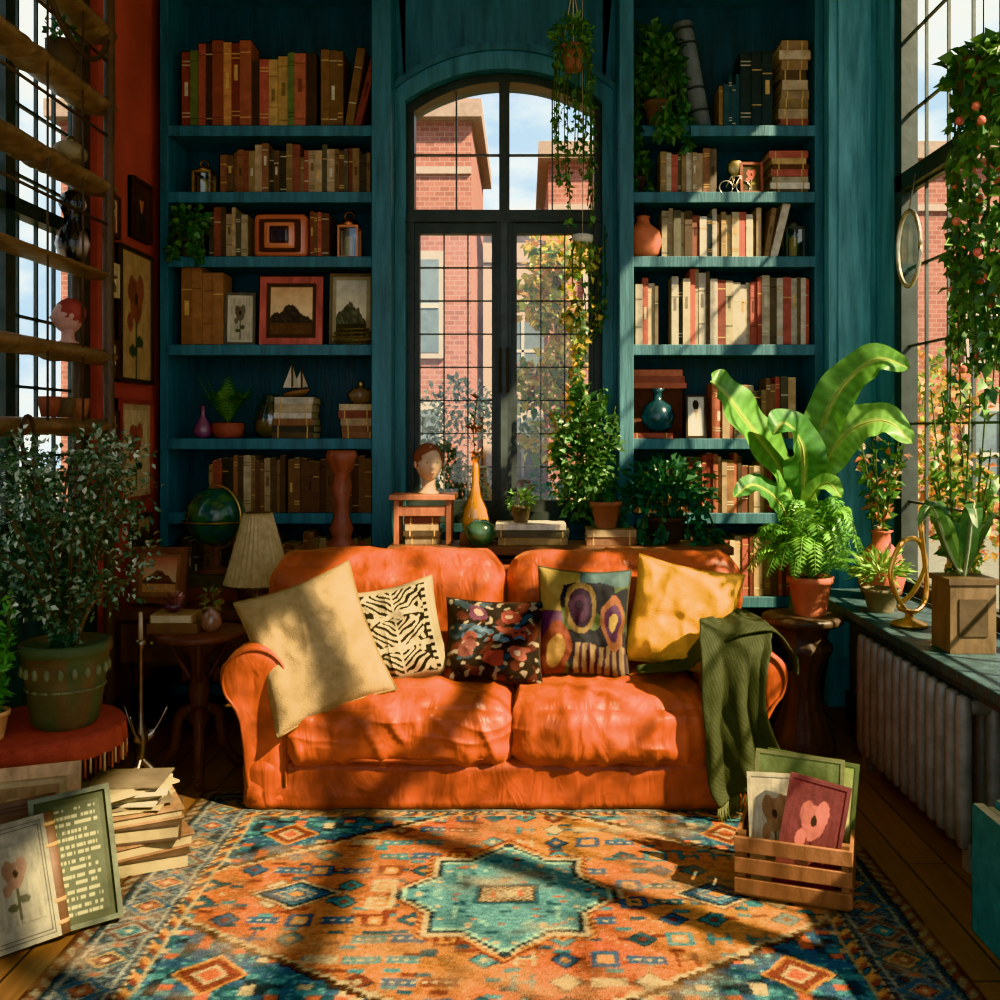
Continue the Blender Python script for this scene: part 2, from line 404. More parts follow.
b=B()
for y in (.25,1.4,2.5,3.13,3.85,4.52): b.box(XL-.10,XL-.03,y-.035,y+.035,1.0,3.6,IRON,FRAME)  # left window, its unseen near bays added to let in more ambient light
for z in (1.03,2.3,3.57): b.box(XL-.10,XL-.03,.2,4.56,z-.03,z+.03,IRON,FRAME)
for k in range(0,28):
    y=.27+k*.155; b.box(XL-.085,XL-.070,y-.006,y+.006,1.0,3.6,IRON,MT)
for k in range(1,9):
    z=1.03+k*.282; b.box(XL-.085,XL-.070,.2,4.56,z-.006,z+.006,IRON,MT)
b.box(XL-.078,XL-.076,.2,4.56,1.0,3.6,GLASS,FRAME)
b.done('window_3')

# ------------------------------------------------------------ bookcases
SH=[.10,.55,.985,1.372,1.86,2.318,2.653,2.998]
def bookcase(x0,x1):
    b=B()
    b.box(x0,x0+.045,5.2,5.53,0,ZC,PAINT,TEAL); b.box(x1-.045,x1,5.2,5.53,0,ZC,PAINT,TEAL)
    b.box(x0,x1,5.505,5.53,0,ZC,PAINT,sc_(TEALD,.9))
    for z in SH:
        b.box(x0+.045,x1-.045,5.21,5.505,z-.045,z,PAINT,sc_(TEAL,1.05)); b.box(x0+.045,x1-.045,5.19,5.21,z-.052,z+.004,PAINT,H('2e6874'))
    b.box(x0-.005,x1+.005,5.18,5.53,3.74,ZC,PAINT,TEAL)
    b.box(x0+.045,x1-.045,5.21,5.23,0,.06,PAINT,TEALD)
    b.done('bookcase',.003)
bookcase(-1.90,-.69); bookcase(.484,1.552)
b=B()
b.box(-.79,-.69,5.14,5.2,0,ZC,PAINT,H('2f6a76')); b.box(.484,.56,5.14,5.2,0,ZC,PAINT,H('2f6a76')); b.done('trim_upright',.006)

def onebook(b,x,y,z,t,h,d,col,M=None):
    b.box(x,x+t,y,y+d,z,z+h,BOOK,col,M)
    b.box(x+.003,x+t-.003,y+.004,y+d-.002,z+h-.001,z+h+.0015,MATTE,H('d8c8a0'),M)
    b.box(x-.0008,x+t+.0008,y-.002,y+.006,z,z+h,BOOK,sc_(col,.9),M)
    k=R.random(); tc=GOLD if k<.4 else (H('c8bc9c') if k<.6 else sc_(col,.35))
    if R.random()<.8:
        for f in R.choice(((.12,.86),(.15,.2,.82,.87),(.7,),(.3,.75))):
            b.box(x+.001,x+t-.001,y-.0035,y-.001,z+h*f,z+h*f+.005,BOOK,tc,M)
    if R.random()<.35:
        f=R.uniform(.45,.7); b.box(x+t*.3,x+t*.7,y-.0035,y-.001,z+h*(f-.10),z+h*(f+.08),BOOK,tc,M)
def row(x0,x1,z,h0,h1,pal,tmin=.018,tmax=.04,lean=0,name='book_row',y=5.235):
    b=B(); x=x0; hp=R.uniform(h0,h1)
    while x<x1-tmin:
        t=min(R.uniform(tmin,tmax),x1-x)
        if R.random()<.55: hp=R.uniform(h0,h1)
        h=min(h1,hp+R.uniform(-.008,.008))
        onebook(b,x,y+R.uniform(0,.025),z+.001,t-.0015,h,R.uniform(.14,.2),sc_(R.choice(pal),R.uniform(.7,1.1))); x+=t
    for i in range(lean):
        t=R.uniform(tmin,tmax); h=h1*R.uniform(.9,1.05); an=math.radians(9+5*i)
        M=Matrix.Translation((x+.012+i*.002,y,z+.004+t*sin(an)))@Matrix.Rotation(an,4,'Y')
        onebook(b,0,0,0,t,h,.17,R.choice(pal),M); x+=t/cos(an)+.004
    b.done(name)
def stack(x0,x1,z,n,pal,tmin=.025,tmax=.045,y=5.24,d=.2,name='book_stack'):
    b=B(); zz=z+.001
    for i in range(n):
        t=R.uniform(tmin,tmax); a,c=x0+R.uniform(0,.02),x1-R.uniform(0,.025); col=sc_(R.choice(pal),R.uniform(.7,1.1)); o=R.uniform(0,.015)
        b.box(a,c,y+o,y+o+d,zz,zz+.004,BOOK,col); b.box(a,c,y+o,y+o+d,zz+t-.005,zz+t-.001,BOOK,col)
        b.box(a+.004,c-.004,y+o+.004,y+o+d-.004,zz+.003,zz+t-.004,MATTE,H('d0bf98')); 
        b.box(a,c,y+o-.002,y+o+.004,zz,zz+t-.001,BOOK,col)
        b.box(a+.03,a+.036,y+o-.0035,y+o,zz,zz+t-.001,BOOK,GOLD); b.box(c-.036,c-.03,y+o-.0035,y+o,zz,zz+t-.001,BOOK,GOLD)
        zz+=t
    b.done(name); return zz
row(-1.80,-1.08,SH[7],.36,.46,[WARM[0],WARM[1],WARM[3],WARM[6],WARM[4],WARM[10],WARM[2],H('5a6a3a')],.035,.06)
row(-1.07,-.93,SH[7],.40,.44,WARM,.03,.045,lean=2)
row(-1.60,-.80,SH[6],.20,.27,MUTE)
row(-1.66,-1.45,SH[5],.22,.27,MUTE); row(-1.13,-1.02,SH[5],.22,.25,WARM)
row(-1.80,-1.58,SH[4],.36,.44,[H('b0703c'),H('a88658'),H('98602c')],.045,.06)
row(-1.66,-1.25,SH[2],.24,.30,MUTE); row(-1.24,-.80,SH[2],.27,.31,[H('5a3a24'),H('6e4a2c'),H('4a3020')],.03,.04)
row(-1.8,-.8,SH[1],.26,.34,MUTE); row(-1.8,-.8,SH[0],.28,.36,WARM)
row(1.02,1.13,SH[7],.22,.30,[H('2a4a50'),H('8a6a3a')]); row(1.13,1.31,SH[7],.40,.43,[H('3a4e54'),H('2e3c40')],.05,.06)
stack(1.33,1.50,SH[7],9,MUTE,.045,.055)
row(.71,1.02,SH[6],.20,.26,LIGHT+MUTE); stack(1.28,1.50,SH[6],7,LIGHT+WARM+[H('2a5a64')],.028,.04)
row(.72,1.24,SH[5],.22,.29,LIGHT+MUTE,lean=2)
row(.58,.70,SH[4],.30,.36,LIGHT); row(.77,1.50,SH[4],.32,.42,LIGHT,.02,.045)
row(.98,1.42,SH[3],.25,.33,MUTE+WARM)
row(.86,1.3,SH[2],.24,.32,MUTE+WARM)
stack(.55,.80,SH[3],1,WARM,.03,.035)
stack(.55,.86,SH[2],3,WARM,.035,.045)
row(.56,1.5,SH[1],.26,.34,MUTE+WARM); row(.56,1.5,SH[0],.28,.36,WARM)

# ------------------------------------------------------------ ornaments on shelves
def lantern(x,z,w,h,col,y=5.3):
    b=B()
    b.box(x-w/2,x+w/2,y-w/2,y+w/2,z+.001,z+.015,METAL,col); b.box(x-w/2,x+w/2,y-w/2,y+w/2,z+h*.62,z+h*.66,METAL,col)
    for sx in (-1,1):
        for sy in (-1,1): b.box(x+sx*w*.45-.005,x+sx*w*.45+.005,y+sy*w*.45-.005,y+sy*w*.45+.005,z+.01,z+h*.64,METAL,col)
    b.box(x-w*.4,x+w*.4,y-w*.4,y+w*.4,z+.015,z+h*.62,CGLASS,col)
    b.lathe([(w*.6,0),(w*.3,h*.14),(w*.12,h*.18)],(x,y,z+h*.66),METAL,col,4)
    b.tube([(x+w*.22*cos(t),y,z+h*.86+w*.22*sin(t)) for t in [i*pi/8 for i in range(17)]],.003,METAL,col,6)
    b.lathe([(w*.22,0),(w*.22,h*.4),(.002,h*.41)],(x,y,z+.015),MATTE,H('e0b870'),12); b.done('lantern')
lantern(-1.70,SH[6],.10,.20,H('9a7030')); lantern(-.93,SH[5],.11,.27,H('b0602c')); lantern(1.42,SH[5],.10,.26,H('50504a'))
b=B(); z=SH[5]
b.soft(-1.42,-1.14,5.22,5.36,z+.002,z+.235,.03,GLOSS,H('b8501c'),8); b.soft(-1.39,-1.17,5.212,5.23,z+.03,z+.205,.01,MATTE,H('3a1c10'),4)
b.soft(-1.36,-1.20,5.205,5.22,z+.05,z+.185,.008,GLOSS,H('c8682c'),4); b.soft(-1.33,-1.23,5.20,5.21,z+.075,z+.165,.004,GLOSS,H('2a1410'),4)
b.done('vintage_radio')
b=B(); picture(b,TR(-1.225,5.25,SH[4]+.185,0,-.08),.33,.36,.035,H('b03c24'),landscape(H('d09a60'),H('3a3430'),H('5a3a20')),.02,H('3a2a20')); b.done('picture_frame')
b=B(); picture(b,TR(-1.50,5.27,SH[4]+.145,.1,-.08),.16,.28,.014,H('5a5448'),flower_art(H('b8ac90'),H('6a6458'),H('4a5240'),2),.015,H('c8bca0')); b.done('picture_frame')
b=B(); picture(b,TR(-.92,5.3,SH[4]+.20,0,-.08),.23,.38,.015,H('6a5a40'),landscape(H('c8c0a8'),H('5a5a4c'),H('3a3828'),5),.02,H('a89878')); b.done('picture_frame')
b=B(); picture(b,TR(.90,5.27,SH[3]+.12,0,-.1),.11,.23,.012,H('30241c'),figure_art(H('d8d0c0'),H('e8e0d0'),H('a89880'),7)); b.done('picture_frame')
b=B(); picture(b,TR(.80,5.3,SH[2]+.17,0,-.1),.1,.2,.012,H('c8b89a'),figure_art(H('403830'),H('605448'),H('907860'),7)); b.done('picture_frame')
b=B(); picture(b,TR(1.19,5.26,SH[6]+.09,0,-.1),.12,.17,.014,H('8a3c1c'),flower_art(H('40321c'),H('c84a20'),H('8a7a2c'),9)); b.done('picture_frame')
b=B(); c=(-.90,5.23,SH[4]+.002)
for k in range(5): b.tube([(c[0]+(.08+.025*sin(k/4*pi))*cos(t),c[1]+.035*sin(t)+0,c[2]+.005+k*.02) for t in [i*pi/12 for i in range(25)]],.003,METAL,H('7a6a4c'),5)
for k in range(12):
    a=k*pi/6; b.tube([(c[0]+.08*cos(a),c[1]+.035*sin(a),c[2]),(c[0]+.1*cos(a),c[1]+.035*sin(a),c[2]+.05),(c[0]+.08*cos(a),c[1]+.035*sin(a),c[2]+.09)],.002,METAL,H('7a6a4c'),5)
b.done('wire_basket')
b=B(); b.lathe([(.02,0),(.045,.02),(.05,.05),(.03,.09),(.012,.12),(.012,.17),(.018,.175)],(-1.70,5.28,SH[3]+.001),GLOSS,H('8a6478')); b.done('bud_vase')
b=B(); c=V((-1.57,5.29,SH[3]+.001)); b.lathe([(.06,0),(.08,.03),(.085,.08),(.07,.085)],c,TERRA,H('8a3c28'))
for i in range(28):
    a=i*2.4; r=R.uniform(.08,.17); frond(b,[c+V((0,0,.08)),c+V((cos(a)*r*.5,sin(a)*.04,.2)),c+V((cos(a)*r,sin(a)*.06-.01,.27+R.uniform(-.08,.07)))],.04,R.choice(GREEN),14,.002)
b.done('potted_fern')
b=B(); b.lathe([(.06,0),(.09,.03),(.095,.12),(.07,.19),(.04,.22),(.045,.24)],(-1.36,5.35,SH[3]+.001),CGLASS,H('888888')); b.lathe([(.05,.006),(.08,.04),(.08,.1),(.001,.11)],(-1.36,5.35,SH[3]+.001),MATTE,H('7a5a3a')); b.done('glass_jar')
z1=stack(-1.33,-1.10,SH[3],6,LIGHT[:3]+MUTE,.03,.045); z2=stack(-.98,-.78,SH[3],5,MUTE,.03,.045)
b=B()
b.loft([[(-1.28,5.30,z1),(-1.28,5.30,z1+.02),(-1.28,5.31,z1+.02)],[(-1.22,5.31,z1+.002),(-1.22,5.28,z1+.035),(-1.22,5.34,z1+.035)],[(-1.16,5.31,z1+.012),(-1.14,5.295,z1+.045),(-1.14,5.325,z1+.045)]],WOOD,H('8a5a30'))
b.tube([(-1.235,5.31,z1+.02),(-1.235,5.31,z1+.19)],.003,WOOD,H('5a3a20'),6); b.tube([(-1.185,5.31,z1+.02),(-1.185,5.31,z1+.16)],.003,WOOD,H('5a3a20'),6)
for x,h in ((-1.235,.17),(-1.185,.14)): b.add([(x-.05,5.305,z1+.05),(x-.005,5.305,z1+.05),(x-.005,5.305,z1+h)],[(0,1,2)],CLOTH,H('d0c4ac'))
for x,h in ((-1.235,.16),(-1.185,.13)): b.add([(x+.005,5.305,z1+.05),(x+.035,5.30,z1+.055),(x+.005,5.305,z1+h)],[(0,1,2)],CLOTH,H('c0b094'))
b.done('ship_model')
b=B(); b.lathe([(.03,0),(.06,.02),(.075,.05),(.05,.08),(.02,.09)],(-.87,5.31,z2),GLOSS,H('7a6650'),mod=lambda a,z:1+.06*cos(8*a)); b.ell((-.87,5.31,z2+.105),(.018,.018,.022),METAL,H('a8884a'))
b.done('lidded_jar')
b=B(); b.lathe([(.04,0),(.085,.03),(.105,.09),(.09,.15),(.04,.19),(.03,.22),(.04,.23)],(.625,5.30,SH[5]+.001),TERRA,H('c05a24')); b.tube(cr([(.625,5.3,SH[5]+.22),(.64,5.3,SH[5]+.27),(.60,5.3,SH[5]+.3)]),.004,WOOD,H('3a2010'),6); b.done('gourd_vase')
b=B(); b.lathe([(.04,0),(.075,.03),(.09,.08),(.07,.14),(.025,.17),(.022,.21),(.04,.23)],(.70,5.28,SH[3]+.036),GLOSS,H('143c48')); b.done('ceramic_vase')
b=B()
b.box(.56,.86,5.32,5.5,SH[3]+.27,SH[3]+.30,BOOK,H('b8502c')); b.box(.57,.85,5.32,5.5,SH[3]+.301,SH[3]+.335,BOOK,H('9a4228')); b.box(.58,.84,5.33,5.5,SH[3]+.336,SH[3]+.37,BOOK,H('c86238'))
b.box(.57,.85,5.4,5.5,SH[3]+.001,SH[3]+.27,BOOK,H('5a2c1c')); b.done('book_stack')
b=B()
x,y,z=1.10,5.25,SH[6]
for cx_ in (-.045,.045): b.tube([(x+cx_+.035*cos(t),y,z+.04+.035*sin(t)) for t in [i*pi/10 for i in range(21)]],.0035,METAL,H('a8a498'),6)
b.tube([(x-.045,y,z+.04),(x-.015,y,z+.10),(x+.03,y,z+.10),(x+.045,y,z+.04)],.004,METAL,H('b8aa90'),6); b.tube([(x-.015,y,z+.1),(x,y,z+.04),(x+.03,y,z+.1)],.004,METAL,H('b8aa90'),6)
b.ell((x+.01,y+.02,z+.15),(.045,.015,.045),METAL,H('8a7a50')); b.tube([(x,y+.02,z+.1),(x,y+.02,z+.04)],.004,METAL,H('8a7a50'),6); b.done('bicycle_ornament')
b=B(); M=TR(.93,5.28,SH[7]+.012,0,0,-.18); b.lathe([(.055,0),(.055,.56),(.05,.565)],(0,0,0),MATTE,H('6a7274'),20,M=M)
for k in (.08,.2,.44,.52): b.lathe([(.057,k),(.057,k+.012)],(0,0,0),BOOK,H('30363a'),20,M=M)
b.done('rolled_map')

def ivyplant(name,c,r,h,nst,n,L=.05,potcol=None,hang=.4,spread=.25,top=.12,cols=IVY,ylim=None,leafcap=220):
    b=B(); c=V(c)
    if potcol: pot(b,c,r,h,TERRA,potcol)
    t=c+V((0,0,h*.9)); foliage(b,t+V((0,0,top*.5)),(spread,min(spread,ylim or 9),top),leafcap,L,L*.75,cols,lo=-.3)
    for i in range(nst):
        a=R.uniform(pi,2*pi); dx,dy=cos(a)*spread,sin(a)*(ylim if ylim else spread)
        hh=hang*R.uniform(.5,1)
        strand(b,[t,t+V((dx*.6,dy*.7,top*.6)),t+V((dx,dy,-hh*.3)),t+V((dx*1.05,dy*1.05,-hh*.7)),t+V((dx*1.0,dy*1.0,-hh))],n,L,L*.75,cols)
    b.done(name)
ivyplant('trailing_ivy',(.70,5.28,SH[7]+.001),.07,.15,11,34,.055,H('6a5040'),.28,.16,.30,ylim=.13,leafcap=480)
ivyplant('creeping_fig',(.60,5.28,SH[6]+.001),.04,.10,4,20,.04,H('4a4040'),.1,.06,.10,ylim=.08,leafcap=90)
ivyplant('potted_pothos',(-1.75,5.22,SH[5]+.001),.05,.10,6,26,.045,H('4a4a40'),.14,.09,.12,ylim=.09,leafcap=200)
ivyplant('potted_ivy',(.70,4.98,.862),.10,.13,14,36,.05,H('3a3028'),.26,.25,.21,ylim=.13,leafcap=560,cols=[H('2a5a44'),H('386a50'),H('487c58'),H('2a4a3c')])

# ------------------------------------------------------------ console behind sofa
b=B(); TB=.86
b.box(-.66,1.0,4.78,5.10,TB-.04,TB,WOOD,H('6a4024'))
for x in (-.63,.93):
    for y in (4.81,5.03): b.box(x,x+.045,y,y+.045,0,TB-.04,WOOD,H('3a2212'))
b.box(-.64,.97,4.80,5.07,.72,.80,WOOD,H('3a2212')); b.done('console_table',.004)
b=B(); z0=TB+.001
b.box(-.66,-.34,4.84,5.06,1.08,1.105,WOOD,H('b0622c'))
for x in (-.64,-.385):
    for y in (4.86,5.02): b.box(x,x+.025,y,y+.025,z0,1.08,WOOD,H('9a5228'))
b.box(-.64,-.36,4.865,4.88,1.0,1.05,WOOD,H('9a5228')); b.done('wooden_stool',.003)
def bustm(name,c,s,skin,hair,yaw=0):
    b=B(); M=Matrix.Translation(c)@Matrix.Rotation(yaw,4,'Z')
    def f(d,q):
        x,y,z=d
        if z<0: q.x*=1-.32*(-z)**1.5
        fr=max(0,-y)
        g=lambda a,c0,w,w2: math.exp(-((x-a)/w)**2-((z-c0)/w2)**2)*fr
        q.y-=s*(.22*g(0,-.12,.13,.16)+.07*g(0,-.48,.22,.07)+.08*g(0,-.78,.25,.15)+.05*g(0,.28,.4,.1))
        q.y+=s*.12*(g(.32,.08,.16,.12)+g(-.32,.08,.16,.12)); return q
    hz=1.05*s+.55*s
    b.ell((0,0,hz),(.72*s,.86*s,s),MATTE,skin,32,24,M,f)
    b.ell((0,.14*s,hz+.25*s),(.8*s,.86*s,.85*s),MATTE,hair,24,16,M,lambda d,q:q*(1+.14*noise.noise(d*6)))
    for sx in (-1,1): b.ell((sx*.74*s,0,hz),(.08*s,.16*s,.22*s),MATTE,skin,10,8,M)
    for sx in (-1,1): b.ell((sx*.26*s,-.70*s,hz+.08*s),(.10*s,.05*s,.035*s),MATTE,sc_(skin,.35),10,6,M)
    b.ell((0,-.85*s,hz-.46*s),(.15*s,.05*s,.045*s),MATTE,mixc(skin,H('8a4030'),.6),10,6,M)
    b.lathe([(.62*s,0),(.6*s,.08*s),(.42*s,.2*s),(.36*s,.45*s),(.38*s,.9*s)],(0,0,0),MATTE,skin,20,M=M); b.done(name)
bustm('head_bust',(-.475,4.94,1.106),.092,H('c09c78'),H('7a3c24'),.35)
b=B()
b.box(-.32,-.17,4.88,5.02,TB+.001,TB+.05,BOOK,H('7a4a2c')); c=(-.245,4.95,TB+.051)
b.lathe([(.045,0),(.062,.02),(.070,.07),(.058,.13),(.03,.19),(.018,.25),(.015,.36),(.022,.37),(.013,.40)],c,YGLASS,H('e0a020'),24)
b.lathe([(.04,.006),(.058,.03),(.064,.07),(.052,.12),(.026,.18),(.016,.25),(.013,.34),(.001,.35)],c,GLOSS,H('f0d010'),24)
strand(b,[(c[0],c[1],c[2]+.36),(c[0]-.01,c[1],c[2]+.5),(c[0]+.01,c[1],c[2]+.68)],34,.045,.018,[H('6a3020'),H('3a4a24'),H('8a5030')],droop=-.4); b.done('glass_bottle')
zA=stack(-.15,.22,TB,3,MUTE+LIGHT[:2],.028,.04,y=4.84,d=.2); zB=stack(.28,.56,TB,2,MUTE,.03,.04,y=4.84,d=.2)
stack(-.60,-.40,TB,4,MUTE+LIGHT[:2],.028,.04,y=4.885,d=.12)
b=B(); pot(b,(-.02,4.95,zA+.001),.05,.08,TERRA,H('5a4a3c')); foliage(b,(-.02,4.95,zA+.11),(.07,.05,.05),90,.04,.018,GREEN); b.done('potted_cactus')
b=B(); b.lathe([(.04,0),(.075,.05),(.07,.1),(.03,.13)],(-.215,4.80,TB+.001),GLOSS,H('3a5a44')); b.done('ceramic_jar')
b=B(); pot(b,(.40,4.94,zB+.001),.075,.13,TERRA,H('8a5030'))
for i in range(16):
    x=R.uniform(.15,.46); zt=R.uniform(1.25,1.72); strand(b,[(.40,4.94,1.0),(.36+R.uniform(-.05,.05),5.0,1.15),(x,5.06,zt-.1),(x+R.uniform(-.05,.03),5.06,zt)],46,.045,.032,IVY)
for k in range(6): strand(b,[(.30,5.05,1.5),(.28,5.2,1.8),(.26+.03*k,5.25,2.0),(.22+.04*k,5.27,2.05+.09*k)],34,.04,.03,IVY+[H('8a9a3a'),H('d8b020')])
foliage(b,(.31,5.02,1.28),(.17,.10,.36),700,.045,.032,IVY,hollow=.2,lo=-.95); b.done('climbing_plant')
b=B(); b.lathe([(.12,0),(.12,.03),(.06,.06),(.045,.15),(.06,.3),(.04,.45),(.062,.6),(.07,.85),(.045,.89),(.06,.93),(.042,.98),(.034,1.05),(.052,1.14),(.036,1.20),(.06,1.23),(.066,1.26),(.08,1.29),(.07,1.32)],(-.91,4.96,0),WOOD,H('7e3e28'),28); b.done('wooden_pedestal')
b=B(); P=V((.235,4.9,3.18)); pot(b,P,.06,.12,TERRA,H('8a5238'))
for k in range(3):
    a=k*2.1+.5; b.tube([P+V((.06*cos(a),.06*sin(a),.11)),P+V((0,0,.42))],.003,MATTE,H('b8a888'),5)
b.tube([P+V((0,0,.42)),(P.x,P.y,ZC)],.003,MATTE,H('b8a888'),5)
foliage(b,P+V((0,0,.16)),(.10,.09,.10),220,.04,.022,GREEN)
for k in range(13):
    a=k*.6; L=R.uniform(.3,.85); s=V((cos(a)*.08,sin(a)*.08,0))
    strand(b,[P+V((0,0,.1)),P+s+V((0,0,.08)),P+s*1.15+V((0,0,-L*.5)),P+s*1.1+V((R.uniform(-.02,.02),0,-L))],int(64*L+10),.034,.024,GREEN+IVY)
b.done('hanging_planter')
b=B(); P=V((.285,4.95,2.34))
for k in range(7):
    a=k*.9; s=V((cos(a)*.05,sin(a)*.05,0)); strand(b,[P,P+s,P+s*1.1+V((0,0,-.25*R.uniform(.4,1)))],16,.04,.025,[H('8aa03a'),H('c8b83a'),H('5c8c3a')])
b.lathe([(.02,0),(.05,.03),(.055,.06),(.045,.065)],P-V((0,0,.02)),GLOSS,H('b8b098')); b.tube([P+V((0,0,.04)),(P.x,P.y,ZC)],.002,MATTE,H('b8a888'),5); b.done('hanging_planter')

# ------------------------------------------------------------ left cabinet with lamp and globe
b=B(); b.box(-1.88,-1.19,4.52,5.08,.56,.60,WOOD,H('4a2818')); b.box(-1.85,-1.22,4.56,5.06,.34,.56,WOOD,H('3a2014'))
for x in (-1.85,-1.27):
    for y in (4.56,5.0): b.box(x,x+.05,y,y+.05,0,.34,WOOD,H('2c1810'))
for x in (-1.84,-1.53): b.box(x,x+.29,4.548,4.56,.36,.54,WOOD,H('4a2a1a')); b.ell((x+.145,4.54,.45),(.012,.012,.012),METAL,GOLD,10,6)
b.done('side_cabinet',.004)
b=B(); c=(-1.255,4.70,.601)
b.lathe([(.07,0),(.075,.015),(.04,.03),(.06,.07),(.055,.1),(.02,.13),(.012,.2)],c,GLOSS,H('7a5434'))
b.lathe([(.155,0),(.15,.01),(.115,.14),(.07,.31),(.065,.33)],(c[0],c[1],c[2]+.10),CLOTH,H('b8a078'),180,mod=lambda a,z:1+.04*cos(30*a),caps=False)
b.lathe([(.07,0),(.05,.01)],(c[0],c[1],c[2]+.425),METAL,H('8a6a3a'),20); b.done('table_lamp')
b=B(); b.box(-1.65,-1.38,4.8,5.02,.601,.66,BOOK,H('6a3424')); b.box(-1.63,-1.40,4.81,5.01,.661,.72,BOOK,H('4c4434')); b.done('book_stack')
b=B(); gc=V((-1.515,4.90,.995)); gr=.142
def globecol(p):
    d=(p-gc).normalized(); n=noise.noise(d*2.2)+.5*noise.noise(d*5)
    return H('3a5638') if n>.08 else H('24443c')
rings=[[gc+V((cos(-pi/2+pi*i/28)*cos(2*pi*j/40),cos(-pi/2+pi*i/28)*sin(2*pi*j/40),sin(-pi/2+pi*i/28)))*gr for j in range(40)] for i in range(29)]
b.loft(rings,GLOSS,globecol,False)
b.tube([gc+V((cos(t)*.155*.9,-cos(t)*.155*.4,sin(t)*.155)) for t in [-1.75+i*3.5/20 for i in range(21)]],.005,METAL,GOLD,8)
b.tube([gc+V((.158*cos(t),.158*sin(t),-.02)) for t in [i*2*pi/32 for i in range(33)]],.004,METAL,H('9a7038'),6)
b.lathe([(.085,0),(.085,.012),(.05,.022),(.022,.04),(.018,.10),(.03,.125),(.022,.135)],(gc.x,gc.y,.721),WOOD,H('5a3420'),24)
b.done('desk_globe')
b=B(); picture(b,TR(-1.70,4.66,.745,-.1,-.15),.26,.26,.03,H('6a3a20'),landscape(H('a85030'),H('5a3020'),H('c88a50'),3),.02,H('8a5a38')); b.done('picture_frame')
b=B(); cx,cy=-1.335,4.10; Z=.60
b.lathe([(.001,Z-.03),(.17,Z-.03),(.185,Z-.02),(.185,Z-.008),(.178,Z),(.001,Z)],(cx,cy,0),WOOD,H('5a3020'),36,caps=False)
b.lathe([(.05,Z-.03),(.10,Z-.05),(.04,Z-.10),(.03,Z-.18),(.045,Z-.25),(.03,Z-.32),(.05,Z-.36),(.02,Z-.40)],(cx,cy,0),WOOD,H('4a2618'))
for k in range(3):
    a=k*2*pi/3-pi/2+.3; d=V((cos(a),sin(a),0))
    b.tube(cr([V((cx,cy,.28))+d*.03,V((cx,cy,.24))+d*.09,V((cx,cy,.12))+d*.11,V((cx,cy,.03))+d*.17,V((cx,cy,.02))+d*.19]),[.022]*12+[.02]*13,WOOD,H('4a2618'),10)
for k in range(3):
    a=k*2*pi/3+pi/6+.3; d=V((cos(a),sin(a),0)); b.tube(cr([V((cx,cy,Z-.03))+d*.15,V((cx,cy,.5))+d*.11,V((cx,cy,.4))+d*.04]),.012,WOOD,H('4a2618'),8)
b.done('pedestal_table')
b=B(); x,y=-1.42,4.10; b.box(x-.10,x+.10,y-.08,y+.06,Z+.001,Z+.04,BOOK,H('6a4628'));b.box(x-.09,x+.08,y-.075,y+.055,Z+.041,Z+.075,BOOK,H('9a764c')); b.box(x-.085,x+.075,y-.08,y+.05,Z+.044,Z+.072,MATTE,H('c0a880')); b.done('book_stack')
b=B(); c=V((-1.44,4.09,Z+.077)); b.lathe([(.02,0),(.03,.01),(.05,.03)],c,GLOSS,H('5a4048'),16)
for i in range(14):
    a=i*.9; t=.3+.6*(i%2); b.leaf(c+V((0,0,.02)),(cos(a)*t,sin(a)*t,1),.075,.035,GLOSS,H('9a6a62'),cup=.2)
b.done('lotus_ornament')
b=B(); b.lathe([(.03,0),(.045,.03),(.035,.07),(.015,.09),(.02,.10)],(-1.28,4.08,Z+.001),GLOSS,H('8a6450')); foliage(b,(-1.28,4.08,Z+.13),(.04,.03,.04),50,.03,.014,[H('5a6a3a'),H('8a7a4a')]); b.done('posy_vase')
b=B(); c=(-1.43,3.72,0)
for k in range(3):
    a=k*2*pi/3+.5; d=V((cos(a),sin(a),0)); b.tube(cr([V(c)+V((0,0,.20)),V(c)+d*.05+V((0,0,.13)),V(c)+d*.08+V((0,0,.015))]),.011,METAL,H('9a9088'),8)
    b.tube(cr([V(c)+V((0,0,.26)),V(c)+d*.05+V((0,0,.30)),V(c)+d*.095+V((0,0,.38))]),[.016]*6+[.004]*7,METAL,H('a8a098'),8)
b.lathe([(.01,.18),(.02,.22),(.03,.28),(.012,.33),(.009,.42),(.009,.6),(.018,.62),(.018,.64)],c,METAL,H('8a7a68'),16); b.lathe([(.009,.64),(.007,.74),(.001,.745)],c,MATTE,H('b8a080'),12); b.done('candlestick')

# ------------------------------------------------------------ SOFA
def wr(amp,f=5.,rid=.0,fx=9):
    def g(p,d):
        a=amp*noise.noise(p*f)+amp*.3*noise.noise(p*f*2.1)
        if rid:
            w=noise.noise(p*3)*.8
            q=V((p.x*fx+w,p.y*2.5+w,p.z*2.5)); r=1-abs(noise.noise(q))*2.0
            if r>0: a+=rid*r**2.2
            q=V((p.x*4,p.y*4+w,p.z*9+w*2+7)); r=1-abs(noise.noise(q))*2.2
            if r>0: a+=rid*.5*r**2.2
        return p+d*a
    return g
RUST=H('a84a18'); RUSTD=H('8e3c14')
b=B()
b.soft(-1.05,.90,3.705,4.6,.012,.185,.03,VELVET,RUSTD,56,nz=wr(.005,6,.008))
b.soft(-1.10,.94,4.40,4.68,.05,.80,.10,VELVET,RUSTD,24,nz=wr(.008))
for x0,x1 in ((-.885,-.046),(-.040,.70)):
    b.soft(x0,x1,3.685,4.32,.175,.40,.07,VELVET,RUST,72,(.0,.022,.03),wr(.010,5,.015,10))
    b.tube(cr([(x0+.03,3.695,.215),(x0+.2,3.680,.205),(x1-.2,3.680,.205),(x1-.03,3.695,.215)]),.006,VELVET,RUSTD,6)
